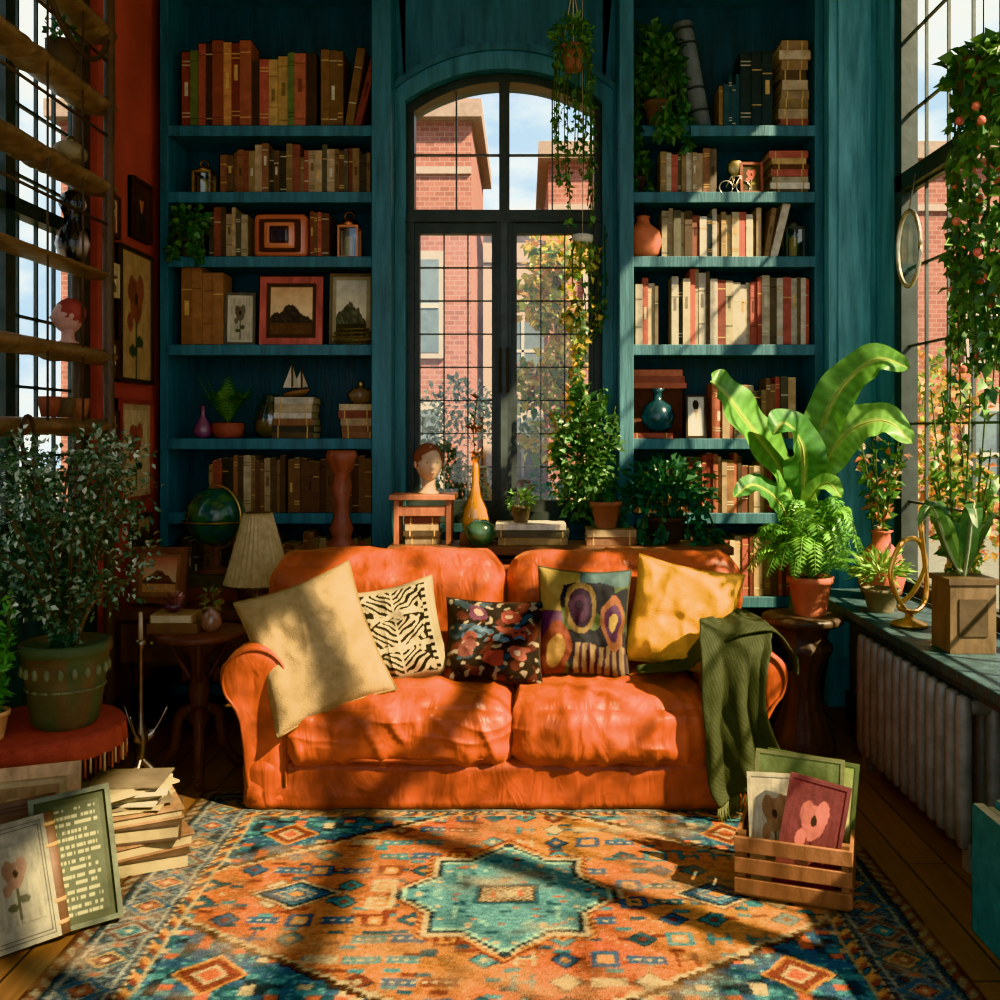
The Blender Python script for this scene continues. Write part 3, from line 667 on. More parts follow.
for x0,x1 in ((-1.10,-.085),(-.075,.93)):
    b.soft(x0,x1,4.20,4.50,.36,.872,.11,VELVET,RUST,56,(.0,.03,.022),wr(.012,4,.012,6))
def armring(xi,s,k,y,inset):
    prof=[(0,.02),(0,.1),(0,.2),(0,.3),(0,.40)]
    cxo,cz,r=-.125*k,.49,.13
    for i in range(19):
        a=math.radians(-12+ i*(222/18)); prof.append((cxo+cos(a)*r*k,cz+sin(a)*r))
    prof+=[(-.21*k,.385),(-.185*k,.33),(-.17*k,.26),(-.162*k,.15),(-.16*k,.08),(-.16*k,.02)]
    mx=sum(p[0] for p in prof)/len(prof); mz=.33; out=[]
    for px,pz in prof:
        if inset: px=mx+(px-mx)*(1-inset); pz=mz+(pz-mz)*(1-inset*.6)
        p=V((xi+s*px,y,pz)); n=noise.noise(p*6)*.008+noise.noise(p*12)*.004
        r_=1-abs(noise.noise(V((p.x*5,p.y*9,p.z*4))))*2.0
        if r_>0: n+=.009*r_**2
        out.append(p+V((s*-n,n*.5,n)))
    return out
for xi,s,k in ((-.875,1,1.0),(.69,-1,1.12)):
    ys=[(3.712,.75),(3.704,.55),(3.698,.35),(3.698,.2),(3.702,.1),(3.71,.045),(3.725,.012),(3.75,0)]+[(3.76+.03*i,0) for i in range(1,27)]+[(4.6,.05)]
    b.loft([armring(xi,s,k,y,ins) for y,ins in ys],VELVET,RUST)
    w=[]
    for i in range(19):
        a=math.radians(-12+ i*(222/18)); w.append((xi+s*(-.125*k+cos(a)*.118*k),3.698,.49+sin(a)*.118))
    w=[(xi+s*-.012,3.698,.1),(xi+s*-.012,3.696,.36)]+w+[(xi+s*-.175*k,3.696,.34),(xi+s*-.15*k,3.698,.1)]
    b.tube(cr(w,3),.006,VELVET,RUSTD,6)
for x in (-.98,.82):
    b.lathe([(.03,0),(.035,.04)],(x,3.80,0),WOOD,H('2a1810'),12); b.lathe([(.03,0),(.035,.04)],(x,4.5,0),WOOD,H('2a1810'),12)
b.done('sofa')

# ------------------------------------------------------------ cushions
def cushion(name,x,y,z,w,h,t,yaw,pitch,roll,fn,mat=CLOTH,n=44,pipe=None):
    b=B(); M=TR(x,y,z,yaw,pitch,roll)
    def P(u,v,sg):
        th=t*.5*((1-u**4)*(1-v**4))**.55
        p=V((u*w/2*(1-.09*(1-v*v)),sg*-th,v*h/2*(1-.09*(1-u*u))))
        nn=noise.noise(V((u*2.2+x*5,v*2.2,sg+z)))*.020+noise.noise(V((u*5+x*5,v*5,sg+z)))*.007
        r=1-abs(noise.noise(V((u*2.4+x*9,v*1.4,sg*3+z))))*1.9
        if r>0: nn+=.008*r**2
        p.y-=sg*nn*(th/(t*.5)); return p
    for sg in (-1,1):
        vs=[];cols=[];fs=[]
        for j in range(n+1):
            for i in range(n+1):
                u=-1+2*i/n; v=-1+2*j/n
                vs.append(P(u,v,sg)); cols.append(fn((u+1)/2,(v+1)/2) if sg>0 else fn(.02,.02))
        for j in range(n):
            for i in range(n):
                a=j*(n+1)+i; q=(a,a+1,a+n+2,a+n+1); fs.append(q if sg>0 else q[::-1])
        b.add(vs,fs,mat,cols,M,True)
    if pipe:
        e=[(-1+2*i/12,-1) for i in range(12)]+[(1,-1+2*i/12) for i in range(12)]+[(1-2*i/12,1) for i in range(12)]+[(-1,1-2*i/12) for i in range(13)]
        b.tube([P(u,v,1) for u,v in e],.005,mat,pipe,6,M)
    b.done(name)
flat=lambda c:(lambda u,v:sc_(c,.93+.12*noise.noise(V((u*6,v*6,0)))))
cushion('throw_pillow',-.80,3.80,.60,.46,.54,.14,.12,-.42,-.36,flat(H('a88c62')),n=60,pipe=H('8a6e48'))
def bw(u,v):
    a=abs(u-.5);d=abs(v-.5); BK=H('1e1a18'); W=H('b0a080')
    if a>.44 or d>.45: return H('a08e6c')
    w=.03*noise.noise(V((u*8,v*8,0)))
    if a>.36: return BK if ((v*14)%1<.5) and a<.41 else W
    t=(v*3.0+w*4)%1; tier=int(v*3.0+w*4)
    if t<.10 or t>.95: return W
    if a<.012+w*.2: return W
    rr=((a/.33)**2+((t-.5)/.42)**2)
    if rr>1: return BK if noise.noise(V((u*16,v*16,tier)))>-.05 else W
    return W if ((t*5-a*9)%1)<.52 else BK
cushion('patterned_pillow',-.505,4.00,.605,.35,.40,.14,.05,-.30,-.22,bw,n=120,pipe=H('8a7a60'))
def floral(u,v):
    n1=noise.noise(V((u*6,v*6,3))); n2=noise.noise(V((u*14,v*14,9)))
    if abs(v-.55)<.10 and .15<u<.85 and n2>-.05: return H('7a3a30') if n1>0 else H('4a6070')
    for k,(cx,cy) in enumerate(((.5,.26),(.22,.38),(.78,.33),(.33,.80),(.68,.78))):
        r=sqrt((u-cx)**2+(v-cy)**2)+.06*noise.noise(V((u*9,v*9,k)))
        if r<.03: return H('a88c74')
        if r<.10: return [H('7a3228'),H('6a3a34'),H('844438'),H('5a3444'),H('7a3228')][k]
    if n2>.3: return H('8a7c68')
    if n1<-.2: return H('34424a')
    if n1>.2: return H('4e241e')
    return H('221c1c')
cushion('floral_pillow',-.125,4.00,.575,.40,.34,.14,0,-.42,.04,floral,n=90,pipe=H('3a2420'))
def multi(u,v):
    w=.05*noise.noise(V((u*5,v*5,2))); w2=.05*noise.noise(V((u*5,v*5,12)))
    r=sqrt(((u-.46+w)/.19)**2+((v-.64+w2)/.25)**2); r2=sqrt(((u-.84+w)/.13)**2+((v-.50+w2)/.26)**2); r3=sqrt(((u-.2+w)/.18)**2+((v-.22+w2)/.26)**2)
    if r<1: return [H('2a2230'),H('3c2a3c'),H('2a2230'),H('6a5434')][min(3,int(r*4))]
    if r2<1: return [H('a08444'),H('4a3048'),H('7a4a30')][min(2,int(r2*3))]
    if r3<1: return H('6e3424') if r3>.6 else H('94703a')
    if v+w>.86: return H('8a7238') if u<.45 else H('44585a')
    if v<.30+w and u>.4: return H('7a6446') if (u*12+w*6)%1<.6 else H('3c2c3a')
    if u<.25+w: return H('54394e') if v<.6 else H('8a713c')
    n=noise.noise(V((u*5,v*5,1))); return H('262830') if n>-.1 else H('4a5438')
cushion('abstract_pillow',.235,4.05,.64,.38,.44,.15,-.03,-.25,.04,multi,n=90,pipe=H('4a4438'))
cushion('yellow_pillow',.635,4.04,.665,.43,.43,.17,-.15,-.22,.18,lambda u,v:sc_(H('e09c04'),.95+.15*noise.noise(V((u*5,v*5,0)))),n=60,pipe=H('b07c08'))
# ------------------------------------------------------------ throw blanket
b=B(); GC=H('393e2c')
def sheet(P,nu,nv):
    vs=[];cols=[];fs=[]
    for i in range(nu+1):
        for j in range(nv+1):
            vs.append(P(i/nu,-1+2*j/nv)); cols.append(sc_(GC,.75+.35*((i+j)%2)+.2*noise.noise(V((i*.2,j*.2,0)))))
    for i in range(nu):
        for j in range(nv):
            a=i*(nv+1)+j; fs.append((a,a+1,a+nv+2,a+nv+1))
    b.add(vs,fs,CLOTH,cols,None,True); return vs
prof=cr([(.44,.452),(.54,.468),(.63,.485),(.69,.56),(.74,.630),(.80,.658),(.87,.660),(.94,.635),(.985,.57),(.992,.50)],6)
def PA(t,u):
    k=t*(len(prof)-1); i0=min(int(k),len(prof)-2); p=prof[i0].lerp(prof[i0+1],k-i0)
    wy=.06+.16*min(1,t*2.2); cy=3.93+.06*noise.noise(V((t*3,0,1)))
    y=cy+u*wy+.02*sin(t*9); ph=u*5+t*7+1.5*noise.noise(V((t*3,u,4)))
    f=.016*(sin(ph)*.5+.5)+.014*abs(noise.noise(V((t*6,u*3,2))))+.004
    nx=.9 if t>.88 else (-.55 if .25<t<.42 else 0)
    return V((p.x+f*nx,y,p.y+f*(1.2 if t<.88 else .3)))
sheet(PA,60,36)
ctr=[((.79,3.93,.672),(.11,.06,0)),((.79,3.82,.680),(.13,.03,.0)),((.785,3.72,.655),(.135,.01,0)),((.765,3.668,.56),(.12,0,0)),((.755,3.645,.42),(.115,0,.01)),((.775,3.64,.30),(.12,0,.03)),((.80,3.64,.19),(.13,.0,.05)),((.825,3.64,.13),(.13,0,.065))]
cs=cr([c for c,w in ctr],8); ws=cr([w for c,w in ctr],8)
def PB(t,u):
    k=t*(len(cs)-1); i0=min(int(k),len(cs)-2); c=cs[i0].lerp(cs[i0+1],k-i0); w=ws[i0].lerp(ws[i0+1],k-i0)
    ph=u*6.5+1.6*noise.noise(V((t*2.5,u*1.5,3)))+t*1.8
    f=.030*(sin(ph)*.5+.5)*(.4+t)+.022*abs(noise.noise(V((u*2.5,t*5,5))))
    p=c+w*u*(1+.12*noise.noise(V((t*4,9,u))))
    if t<.35: p.z+=f*.7
    else: p.y-=f
    p.z+=.02*noise.noise(V((u*2,7,0)))*t; return p
vs=sheet(PB,64,44)
for j in range(0,45):
    p=vs[64*45+j]; b.tube([p,p+V((R.uniform(-.006,.006),-.004,-.03)),p+V((R.uniform(-.012,.012),0,-.065))],.0032,CLOTH,H('5a5c40'),5)
ob=b.done('throw_blanket'); so=ob.modifiers.new('s','SOLIDIFY'); so.thickness=.008

# ------------------------------------------------------------ RUG
def hs(i,j,k=0):
    n=(i*73856093)^(j*19349663)^(k*83492791); n=(n^(n>>13))*1274126177&0xffffffff; return ((n^(n>>16))&0xffff)/65535
NAVY=H('26343e');CREAM=H('ac9872');ORG=H('ae4e18');GOLDR=H('b87a2c');TL=H('3a767a');TLD=H('244e58');BLU=H('2c526c');RD=H('702c18');BRN=H('3a2018')
def rugcol0(x,y):
    q=.005; wx=x+.008*noise.noise(V((x*9,y*9,1))); wy=y+.008*noise.noise(V((x*9,y*9,8)))
    i=round(wx/q); j=round(wy/q); x=i*q; y=j*q; ax,ay=abs(x),abs(y); hx=1.2-ax; hy=.88-ay; e=min(hx,hy)
    ia,ja=abs(i),abs(j)
    if e<.014: return BRN
    if e<.042: return H('5c3a30') if ((ia+ja)//5)%2 else H('807660')
    if e<.055: return NAVY
    if e<.225:
        t=ay if hx<hy else ax; s=(e-.14); u=t%.15-.075; kk=int(t/.15)
        m=abs(u)/.062+abs(s)/.072; m2=abs(abs(u)-.075)/.03+abs(s)/.05
        if m<.2: return CREAM
        if m<.45: return [H('9a5030'),TL,H('6a3828')][kk%3]
        if m<.55: return NAVY
        if m<.72: return H('848478') if kk%2 else H('a08050')
        if m<1: return [BLU,H('5e3a34'),TLD][kk%3]
        if m<1.1: return H('7a7c70')
        if m2<.4: return H('9a5434')
        if m2<.8: return H('7a7c70')
        if abs(abs(s)-.068)<.005: return H('8a8a7c')
        if hs(i//2,j//2,3)>.66: return H('6c7678')
        if hs(i//3,j//2,4)>.84: return H('563832')
        return H('34434e')
    if e<.236: return CREAM if ((ia+ja)//3)%2 else BRN
    if e<.262: return [RD,TLD,GOLDR][((ia+ja)//5)%3]
    if e<.270: return H('9a8a68')
    fx,fy=.925,.605; STP=.016
    sx=int(ax/STP)*STP+.008; sy=int(ay/STP)*STP+.008
    m=min(sx/.335+sy/.37,max(sx/.225,sy/.240))
    if sx>.25 and sy<.04: m=min(m,sx/.335)
    if m<1.0:
        if m>.94: return NAVY
        if m>.90: return H('8aa890')
        if ax<.085 and ay<.05:
            if ax>.077 or ay>.042: return BRN
            if ax<.05 and ay<.02: return ORG if ax>.03 else CREAM
            return CREAM if ((i//2+j//2)%2) else H('6a4a34')
        if ax<.10 and ay<.065: return TLD
        h=hs(i//4,j//2,5); hh=hs(ia//4,ja//3,9)
        if .66<m<.69: return H('7aa090')
        if hh>.95: return CREAM
        if hh<.07: return TLD
        if h>.97: return H('a0562c')
        return mixc(H('44787a'),H('649490'),h*.6)
    if m<1.04: return CREAM
    if m<1.11: return RD if (ia+ja)%6<4 else GOLDR
    px,py=abs(ax-.64),ay
    p=px/.14+py/.10
    if p<1:
        if p>.88: return CREAM
        if p>.72: return NAVY
        if p<.22: return GOLDR
        if .4<p<.48: return CREAM
        return BLU if hs(ia//2,ja//2,2)>.25 else H('4a8090')
    if p<1.08: return RD
    st=sx/fx+sy/fy
    if st>1.24:
        if st<1.27: return CREAM
        if st<1.31: return BRN
        h=hs(ia//7,ja//5,7); g=hs(ia//2,ja//2,8)
        cc=abs(ax-.76)/.085+abs(ay-.45)/.085
        if cc<.4: return ORG
        if cc<.55: return CREAM
        if cc<1: return RD
        if cc<1.15: return GOLDR
        if h>.88: return ORG
        if h>.83: return CREAM
        if h<.18: return NAVY
        if g>.9: return H('5a9490')
        return BLU if h>.5 else (TL if h>.36 else TLD)
    CE=.108; u=(ax%CE)-CE/2; w=(ay%CE)-CE/2; ci=int(ax/CE); cj=int(ay/CE); sgx=1 if x>0 else 0; h=hs(ci+40*sgx,cj,11); g=hs(ci+40*sgx,cj,17)
    colr=[TLD,TL,TL,BLU,CREAM,TL,BLU,RD][int(g*7.99)]; c2=[GOLDR,CREAM,RD,TLD][int(g*37)%4]
    d1=abs(u)+abs(w); mx=max(abs(u),abs(w)); mn=min(abs(u),abs(w))
    if h<.25 and d1<.047: return c2 if d1<.016 else (NAVY if d1>.039 else colr)
    if .25<h<.32 and mn<.006 and mx<.040: return colr
    if .32<h<.60 and abs(w)<.020 and abs(u)<.048: return (CREAM if (ia//3)%2 else colr) if abs(w)<.005 else colr
    if .6<h<.68 and ((abs(abs(u)-.024)<.006 and abs(w)<.034) or (abs(w)<.006 and abs(u)<.034)): return colr
    if .68<h<.90 and mx<.038: return colr if mx>.022 else (c2 if mx<.011 else GOLDR)
    hh=hs(i//9,j//4,21)
    if hh>.95: return RD
    if hh<.09: return TLD if hh<.04 else TL
    if hs(i//2,ja,31)>.975: return CREAM
    t=.42+1.1*noise.noise(V((x*2.2,y*2.2,4)))
    base=mixc(ORG,GOLDR,max(0,min(1,t*.9)))
    if hh>.7: base=sc_(base,.78)
    return sc_(base,.8+.3*hs(i,j))
def rugcol(x,y):
    a=rugcol0(x,y); b1=rugcol0(x+R.uniform(-.006,.006),y+R.uniform(-.006,.006)); b2=rugcol0(x+R.uniform(-.009,.009),y+R.uniform(-.009,.009))
    c=tuple(a[k]*.42+b1[k]*.3+b2[k]*.28 for k in range(3))+(1.0,)
    wv=noise.noise(V((x*3,y*5,11)))+.5*noise.noise(V((x*12,y*18,2)))
    c=sc_(c,.90+.32*noise.noise(V((x*40,y*90,3))))
    if wv>0: c=mixc(c,H('a07a52'),min(.55,.75*wv))
    return c
b=B(); nx,ny=480,352; cyr=3.04; rx=-.055; vs=[];cols=[];fs=[]
for j in range(ny+1):
    for i in range(nx+1):
        x=-1.2+2.4*i/nx; y=-.88+1.76*j/ny
        vs.append((x+rx,y+cyr,.010+.002*noise.noise(V((x*6,y*6,0))))); cols.append(rugcol(x,y))
for j in range(ny):
    for i in range(nx):
        a=j*(nx+1)+i; fs.append((a,a+1,a+nx+2,a+nx+1))
b.add(vs,fs,RUG,cols)
x0,x1,y0,y1=-1.2+rx,1.2+rx,cyr-.88,cyr+.88
b.add([(x0,y0,.001),(x1,y0,.001),(x1,y1,.001),(x0,y1,.001),(x0,y0,.009),(x1,y0,.009),(x1,y1,.009),(x0,y1,.009)],[(0,3,2,1),(0,1,5,4),(1,2,6,5),(2,3,7,6),(3,0,4,7)],RUG,BRN)
b.done('oriental_rug')

# ------------------------------------------------------------ radiator
b=B(); RC=H('84827c')
n=13
for i in range(n):
    y=3.20+i*.080
    b.soft(1.392,1.440,y,y+.056,.07,.565,.022,IRON,RC,6); b.soft(1.49,1.54,y,y+.056,.07,.56,.022,IRON,RC,5)
    b.soft(1.415,1.54,y+.008,y+.048,.09,.14,.02,IRON,RC,5); b.soft(1.415,1.54,y+.008,y+.048,.50,.555,.022,IRON,RC,5)
b.tube([(1.475,3.22,.11),(1.475,4.24,.11)],.018,IRON,RC,10); b.tube([(1.475,3.22,.52),(1.475,4.24,.52)],.018,IRON,RC,10)
for y in (3.205,4.165): b.box(1.42,1.53,y,y+.045,0,.09,IRON,RC)
b.tube(cr([(1.475,4.22,.11),(1.475,4.34,.11),(1.475,4.37,.05),(1.475,4.37,0)]),.014,METAL,H('8a7a58'),8); b.lathe([(.02,0),(.022,.03),(.01,.05)],(1.475,4.33,.12),METAL,H('a8803a'),10)
b.done('radiator')

# ------------------------------------------------------------ plant stand + fern + banana plant
b=B(); c=(1.225,4.42,0)
b.lathe([(.001,.605),(.165,.605),(.175,.595),(.175,.575),(.155,.565),(.12,.55),(.10,.5),(.13,.47),(.12,.44),(.085,.38),(.07,.3),(.085,.2),(.12,.1),(.14,.06),(.14,.0)],c,WOOD,H('4a3a30'),48,caps=False,mod=lambda a,z:1+(.05*cos(12*a) if .08<z<.54 else 0)); b.done('plant_stand')
b=B(); c=V((1.26,4.42,.606)); pot(b,c,.095,.17,TERRA,H('b8582c'))
t=c+V((0,0,.16))
for i in range(64):
    a=i*2.399; r=R.uniform(.14,.30); up=R.uniform(.10,.40)*(1-.4*(r-.14)/.16); d=V((cos(a),sin(a)*.8,0))
    frond(b,[t,t+d*r*.35+V((0,0,up*.8)),t+d*r*.75+V((0,0,up)),t+d*r+V((0,0,up*.6-.05))],.062,R.choice([H('5e9c32'),H('78b23e'),H('4c882e')]),20,.003)
b.done('fern_plant')
b=B()
b.lathe([(.12,0),(.14,.02),(.17,.28),(.18,.32),(.16,.325),(.15,.30),(.001,.30)],(1.27,4.80,0),TERRA,H('4a3a30'),30,caps=False)
G1=H('5c9634');G2=H('427e36');G3=H('72a840')
base=V((1.27,4.80,.30)); top=V((1.30,4.74,1.05)); b.tube(cr([base,V((1.29,4.78,.6)),top]),[.035-.001*i for i in range(13)],MATTE,H('5a7a34'),10)
UP=V((-.15,-.75,.5))
for pts,W,col,up in (
  ([(1.30,4.74,.95),(1.22,4.70,1.20),(1.05,4.62,1.42),(.90,4.56,1.60),(.84,4.52,1.64)],.25,G1,V((.5,-.8,.5))),
  ([(1.30,4.74,1.0),(1.31,4.70,1.15),(1.28,4.62,1.34),(1.17,4.5,1.45),(1.10,4.44,1.40)],.20,G2,UP),
  ([(1.32,4.74,1.05),(1.37,4.72,1.32),(1.45,4.66,1.58),(1.60,4.58,1.74),(1.74,4.52,1.70)],.20,G1,V((-.4,-.8,.5))),
  ([(1.32,4.74,1.05),(1.40,4.68,1.26),(1.50,4.60,1.42),(1.63,4.52,1.46),(1.73,4.46,1.36)],.20,G3,UP),
  ([(1.28,4.74,.9),(1.18,4.64,1.08),(1.04,4.54,1.17),(.93,4.46,1.12)],.12,G2,UP),
  ([(1.30,4.74,.95),(1.33,4.62,1.12),(1.36,4.50,1.18),(1.40,4.42,1.12)],.11,G3,UP)):
    bigleaf(b,pts,W,col,up=up,ripple=.05,fold=.18)
b.done('banana_plant')
# ------------------------------------------------------------ sill plants
SZ=.641
b=B(); pot(b,(1.53,4.30,SZ),.075,.10,TERRA,H('6a6048')); foliage(b,(1.53,4.30,SZ+.16),(.10,.10,.09),320,.06,.012,[H('7ca040'),H('608c34'),H('98b850')],lo=-.2,wild=.3); b.done('potted_succulent')
b=B(); b.lathe([(.04,0),(.09,.02),(.11,.1),(.09,.2),(.045,.25),(.04,.3),(.055,.31)],(1.66,4.66,SZ),TERRA,H('b84c1c'))
for k in range(12):
    a=k*.8; strand(b,[(1.66,4.66,SZ+.28),(1.66+.05*cos(a),4.66+.05*sin(a),SZ+.5),(1.66+.10*cos(a),4.66+.14*sin(a),SZ+.62+.1*(k%3))],22,.05,.03,GREEN+[H('d07030'),H('c8b090')],droop=-.2)
b.done('flower_vase')
b=B(); c=V((1.53,3.98,SZ))
b.lathe([(.07,0),(.07,.012),(.02,.03),(.012,.05)],c,METAL,H('c8902c'))
b.tube(cr([c+V(p) for p in ((0,0,.04),(-.06,-.03,.12),(-.09,-.04,.22),(-.04,-.02,.33),(.04,.02,.34),(.08,.04,.24),(.02,0,.14),(-.05,-.02,.08),(.03,0,.06),(.08,.03,.14),(.05,.02,.42))],6),.010,METAL,H('d8a038'),8); b.done('brass_sculpture')
b=B(); x,y=1.56,3.56
b.box(x-.08,x+.08,y-.08,y+.08,SZ,SZ+.25,WOOD,H('6a5236')); b.box(x-.087,x+.087,y-.087,y+.087,SZ+.24,SZ+.26,WOOD,H('5a4630')); b.box(x-.05,x+.05,y-.085,y-.079,SZ+.06,SZ+.19,MATTE,H('4a3a28'))
for i in range(12):
    a=i*.9; r=.06+.05*(i%3); bigleaf(b,[(x,y,SZ+.25),(x+cos(a)*r*.5,y+sin(a)*r*.5,SZ+.36),(x+cos(a)*r,y+sin(a)*r,SZ+.43+.04*(i%3)),(x+cos(a)*r*1.4,y+sin(a)*r*1.4,SZ+.45)],.06,[H('4e7c40'),H('6a9050'),H('426c3c')][i%3],vein=H('94a47c'),k=5,m=6)
b.done('potted_orchid')
b=B(); pot(b,(1.68,3.84,SZ),.08,.13,TERRA,H('a04a2c'))
for k in range(18):
    a=k*.7; strand(b,[(1.68,3.84,SZ+.12),(1.68+.05*cos(a),3.84+.08*sin(a),SZ+.35),(1.67+.08*cos(a),3.84+.2*sin(a),SZ+.60+.11*(k%4))],32,.05,.03,GREEN+[H('d8a040')],droop=-.2)
b.done('potted_flowers')
b=B(); P=V((1.66,3.62,2.62))
b.tube([P+V((0,0,.15)),(P.x,P.y,3.95)],.003,MATTE,H('3a3020'),5); b.lathe([(.05,0),(.09,.05),(.10,.13),(.09,.14)],P,TERRA,H('4a3a2c'))
foliage(b,P+V((0,0,.10)),(.11,.18,.10),260,.06,.045,IVY+GREEN)
for k in range(32):
    a=k*.57; L=R.uniform(.55,1.25); s=V((cos(a)*.06,sin(a)*.16,0))
    strand(b,[P+V((0,0,.12)),P+s+V((0,0,.12)),P+s*1.2+V((0,0,-L*.5)),P+s*1.1+V((R.uniform(-.03,.03),R.uniform(-.05,.05),-L))],int(75*L),.05,.036,IVY+GREEN)
for k in range(40): b.ell(P+V((R.uniform(-.09,.09)-.02,R.uniform(-.17,.17),R.uniform(-1.0,.1))),(.016,.016,.016),GLOSS,H(('d05a1c','c8401c')[k%2]),8,6)
b.done('hanging_vine')
b=B(); c=V((1.735,4.52,2.24))
pts=[c+V((.018*cos(t),-.085*cos(t),.17*sin(t))) for t in [i*pi/20 for i in range(41)]]
b.tube(pts,.010,METAL,H('c8c0a8'),8); b.tube([c+V((0,0,.17)),c+V((.03,0,.34))],.003,METAL,H('8a8070'),5)
ring=[c+V((.017*cos(t),-.08*cos(t),.162*sin(t))) for t in [i*pi/20 for i in range(40)]]
b.add(ring,[tuple(range(40))],CGLASS,H('888888')); b.done('round_mirror')

# ------------------------------------------------------------ crate with records
b=B(); M=TR(.835,3.08,.016,-.35); CW=H('8a5428')
for sx in (-1,1):
    for k in range(3): b.box(sx*.165-.006,sx*.165+.006,-.12,.12,.01+k*.062,.055+k*.062,WOOD,CW,M)
for sy in (-1,1):
    for k in range(3): b.box(-.17,.17,sy*.125-.006,sy*.125+.006,.01+k*.062,.055+k*.062,WOOD,sc_(CW,.9+.1*k),M)
for sx in (-1,1):
    for sy in (-1,1): b.box(sx*.15-.012,sx*.15+.012,sy*.108-.012,sy*.108+.012,0,.19,WOOD,sc_(CW,.7),M)
b.box(-.16,.16,-.12,.12,.0,.012,WOOD,CW,M); b.done('wooden_crate',.002)
b=B()
arts=[(.03,.06,.10,.28,.36,H('4a5a2c'),landscape(H('7a8a40'),H('4a5a2c'),H('3a4a24'),4)),(.0,.03,.04,.27,.37,H('6a6c40'),flower_art(H('5a6838'),H('a89c60'),H('3a4a24'),2)),(-.06,-.02,-.08,.16,.32,H('a89c80'),flower_art(H('a89c80'),H('8a6440'),H('5a5a3c'),3)),(.05,-.06,.20,.18,.33,H('6a2428'),flower_art(H('6a2026'),H('b85440'),H('3a1014'),14))]
for k,(dx,dy,rl,w,h,fc,fn) in enumerate(arts):
    MM=M@TR(dx,dy,.02+h/2,0,-.22+.02*k,rl*.8); picture(b,MM,w,h,.012,fc,fn,0,d=.012,fmat=BOOK)
b.done('record_albums')
b=B(); x=1.27
for t,h,c in ((.035,.36,'2f6a68'),(.03,.35,'24505a'),(.045,.37,'3a7a78')):
    b.box(x,x+t-.002,2.60,2.84,.001,h,BOOK,H(c)); b.box(x+.003,x+t-.005,2.603,2.837,h,h+.001,MATTE,H('c8b890'))
    for f in (.1,.3,.7,.9): b.box(x+.002,x+t-.004,2.597,2.60,h*f,h*f+.01,BOOK,H('c88a4a'))
    x+=t
b.done('book_row')

# ------------------------------------------------------------ left foreground
b=B(); c=(-1.62,3.35,0); Z=.44
b.lathe([(.001,Z),(.255,Z),(.262,Z-.012),(.258,Z-.03),(.24,Z-.04)],c,CLOTH,H('8a3424'),48,caps=False)
b.lathe([(.262,Z-.01),(.268,Z-.07),(.264,Z-.075)],c,CLOTH,H('9a3c28'),96,caps=False,mod=lambda a,z:1+.015*cos(24*a))
for i in range(90):
    a=2*pi*i/90; p=V((c[0]+.266*cos(a),c[1]+.266*sin(a),Z-.07)); b.tube([p,p+V((0,0,-.05-.01*(i%2)))],.004,CLOTH,[H('a85030'),H('c8a070'),H('5a2418')][i%3],5)
for i in range(4):
    a=i*pi/2+.78; b.tube([(c[0]+.2*cos(a),c[1]+.2*sin(a),Z-.04),(c[0]+.17*cos(a),c[1]+.17*sin(a),.0)],[.022,.014],WOOD,H('3a2014'),10)
b.done('fringed_stool')
b=B(); P=V((-1.53,3.33,Z+.001)); ks=.88
b.lathe([(r*ks,z) for r,z in [(.10,0),(.12,.02),(.15,.2),(.155,.24),(.165,.245),(.165,.275),(.15,.28),(.14,.26),(.001,.25)]],P,TERRA,lambda p:H('465038') if noise.noise(p*16)>-.1 else H('5a4830'),48,caps=False)
for k in range(20):
    a=2*pi*k/20; b.ell(P+V((.15*ks*cos(a),.15*ks*sin(a),.19)),(.011,.011,.02),TERRA,H('6a6c50'),8,6)
    b.tube([P+V((.14*ks*cos(a),.14*ks*sin(a),.13)),P+V((.14*ks*cos(a+.31),.14*ks*sin(a+.31),.13))],.005,TERRA,H('6a6c50'),5)
T=P+V((0,0,.25)); SG=[H('5e7460'),H('7a9278'),H('465c48'),H('94a48e'),H('384e38')]
for k in range(42):
    a=k*2.399; r=R.uniform(.10,.31); hh=R.uniform(.20,.68); d=V((cos(a),sin(a)*.85,0))
    if T.x+d.x*r<-1.72: r=.15
    e=T+d*r+V((.0,0,hh)); m=T+d*r*.3+V((R.uniform(-.04,.04),0,hh*.5))
    strand(b,[T+V((.02*cos(a),.02*sin(a),0)),m,e],100,.026,.016,SG,stem=.005,scol=H('4a3a28'),spread=1,droop=.0)
    foliage(b,e,(.09,.08,.08),64,.024,.015,SG+SG+[H('c0c8b4')])
b.tube(cr([T,T+V((.02,0,.12)),T+V((-.03,0,.22)),T+V((0,0,.4))]),[.016]*10+[.01]*9,WOOD,H('5a4430'),8)
b.tube(cr([T+V((.03,.0,0)),T+V((.06,0,.1)),T+V((.12,0,.2))]),.009,WOOD,H('5a4430'),8)
b.done('potted_tree')
b=B(); P=V((-1.69,3.17,Z+.001)); pot(b,P,.05,.09,TERRA,H('c88a4a'))
for k in range(16):
    a=k*.9; strand(b,[P+V((0,0,.08)),P+V((.03*cos(a),.03*sin(a),.22)),P+V((.06*cos(a),.06*sin(a),.36+.05*(k%3)))],36,.045,.016,[H('4e9a34'),H('407c2e'),H('68a446')],droop=-.3)
b.done('potted_plant')
b=B(); z=.001
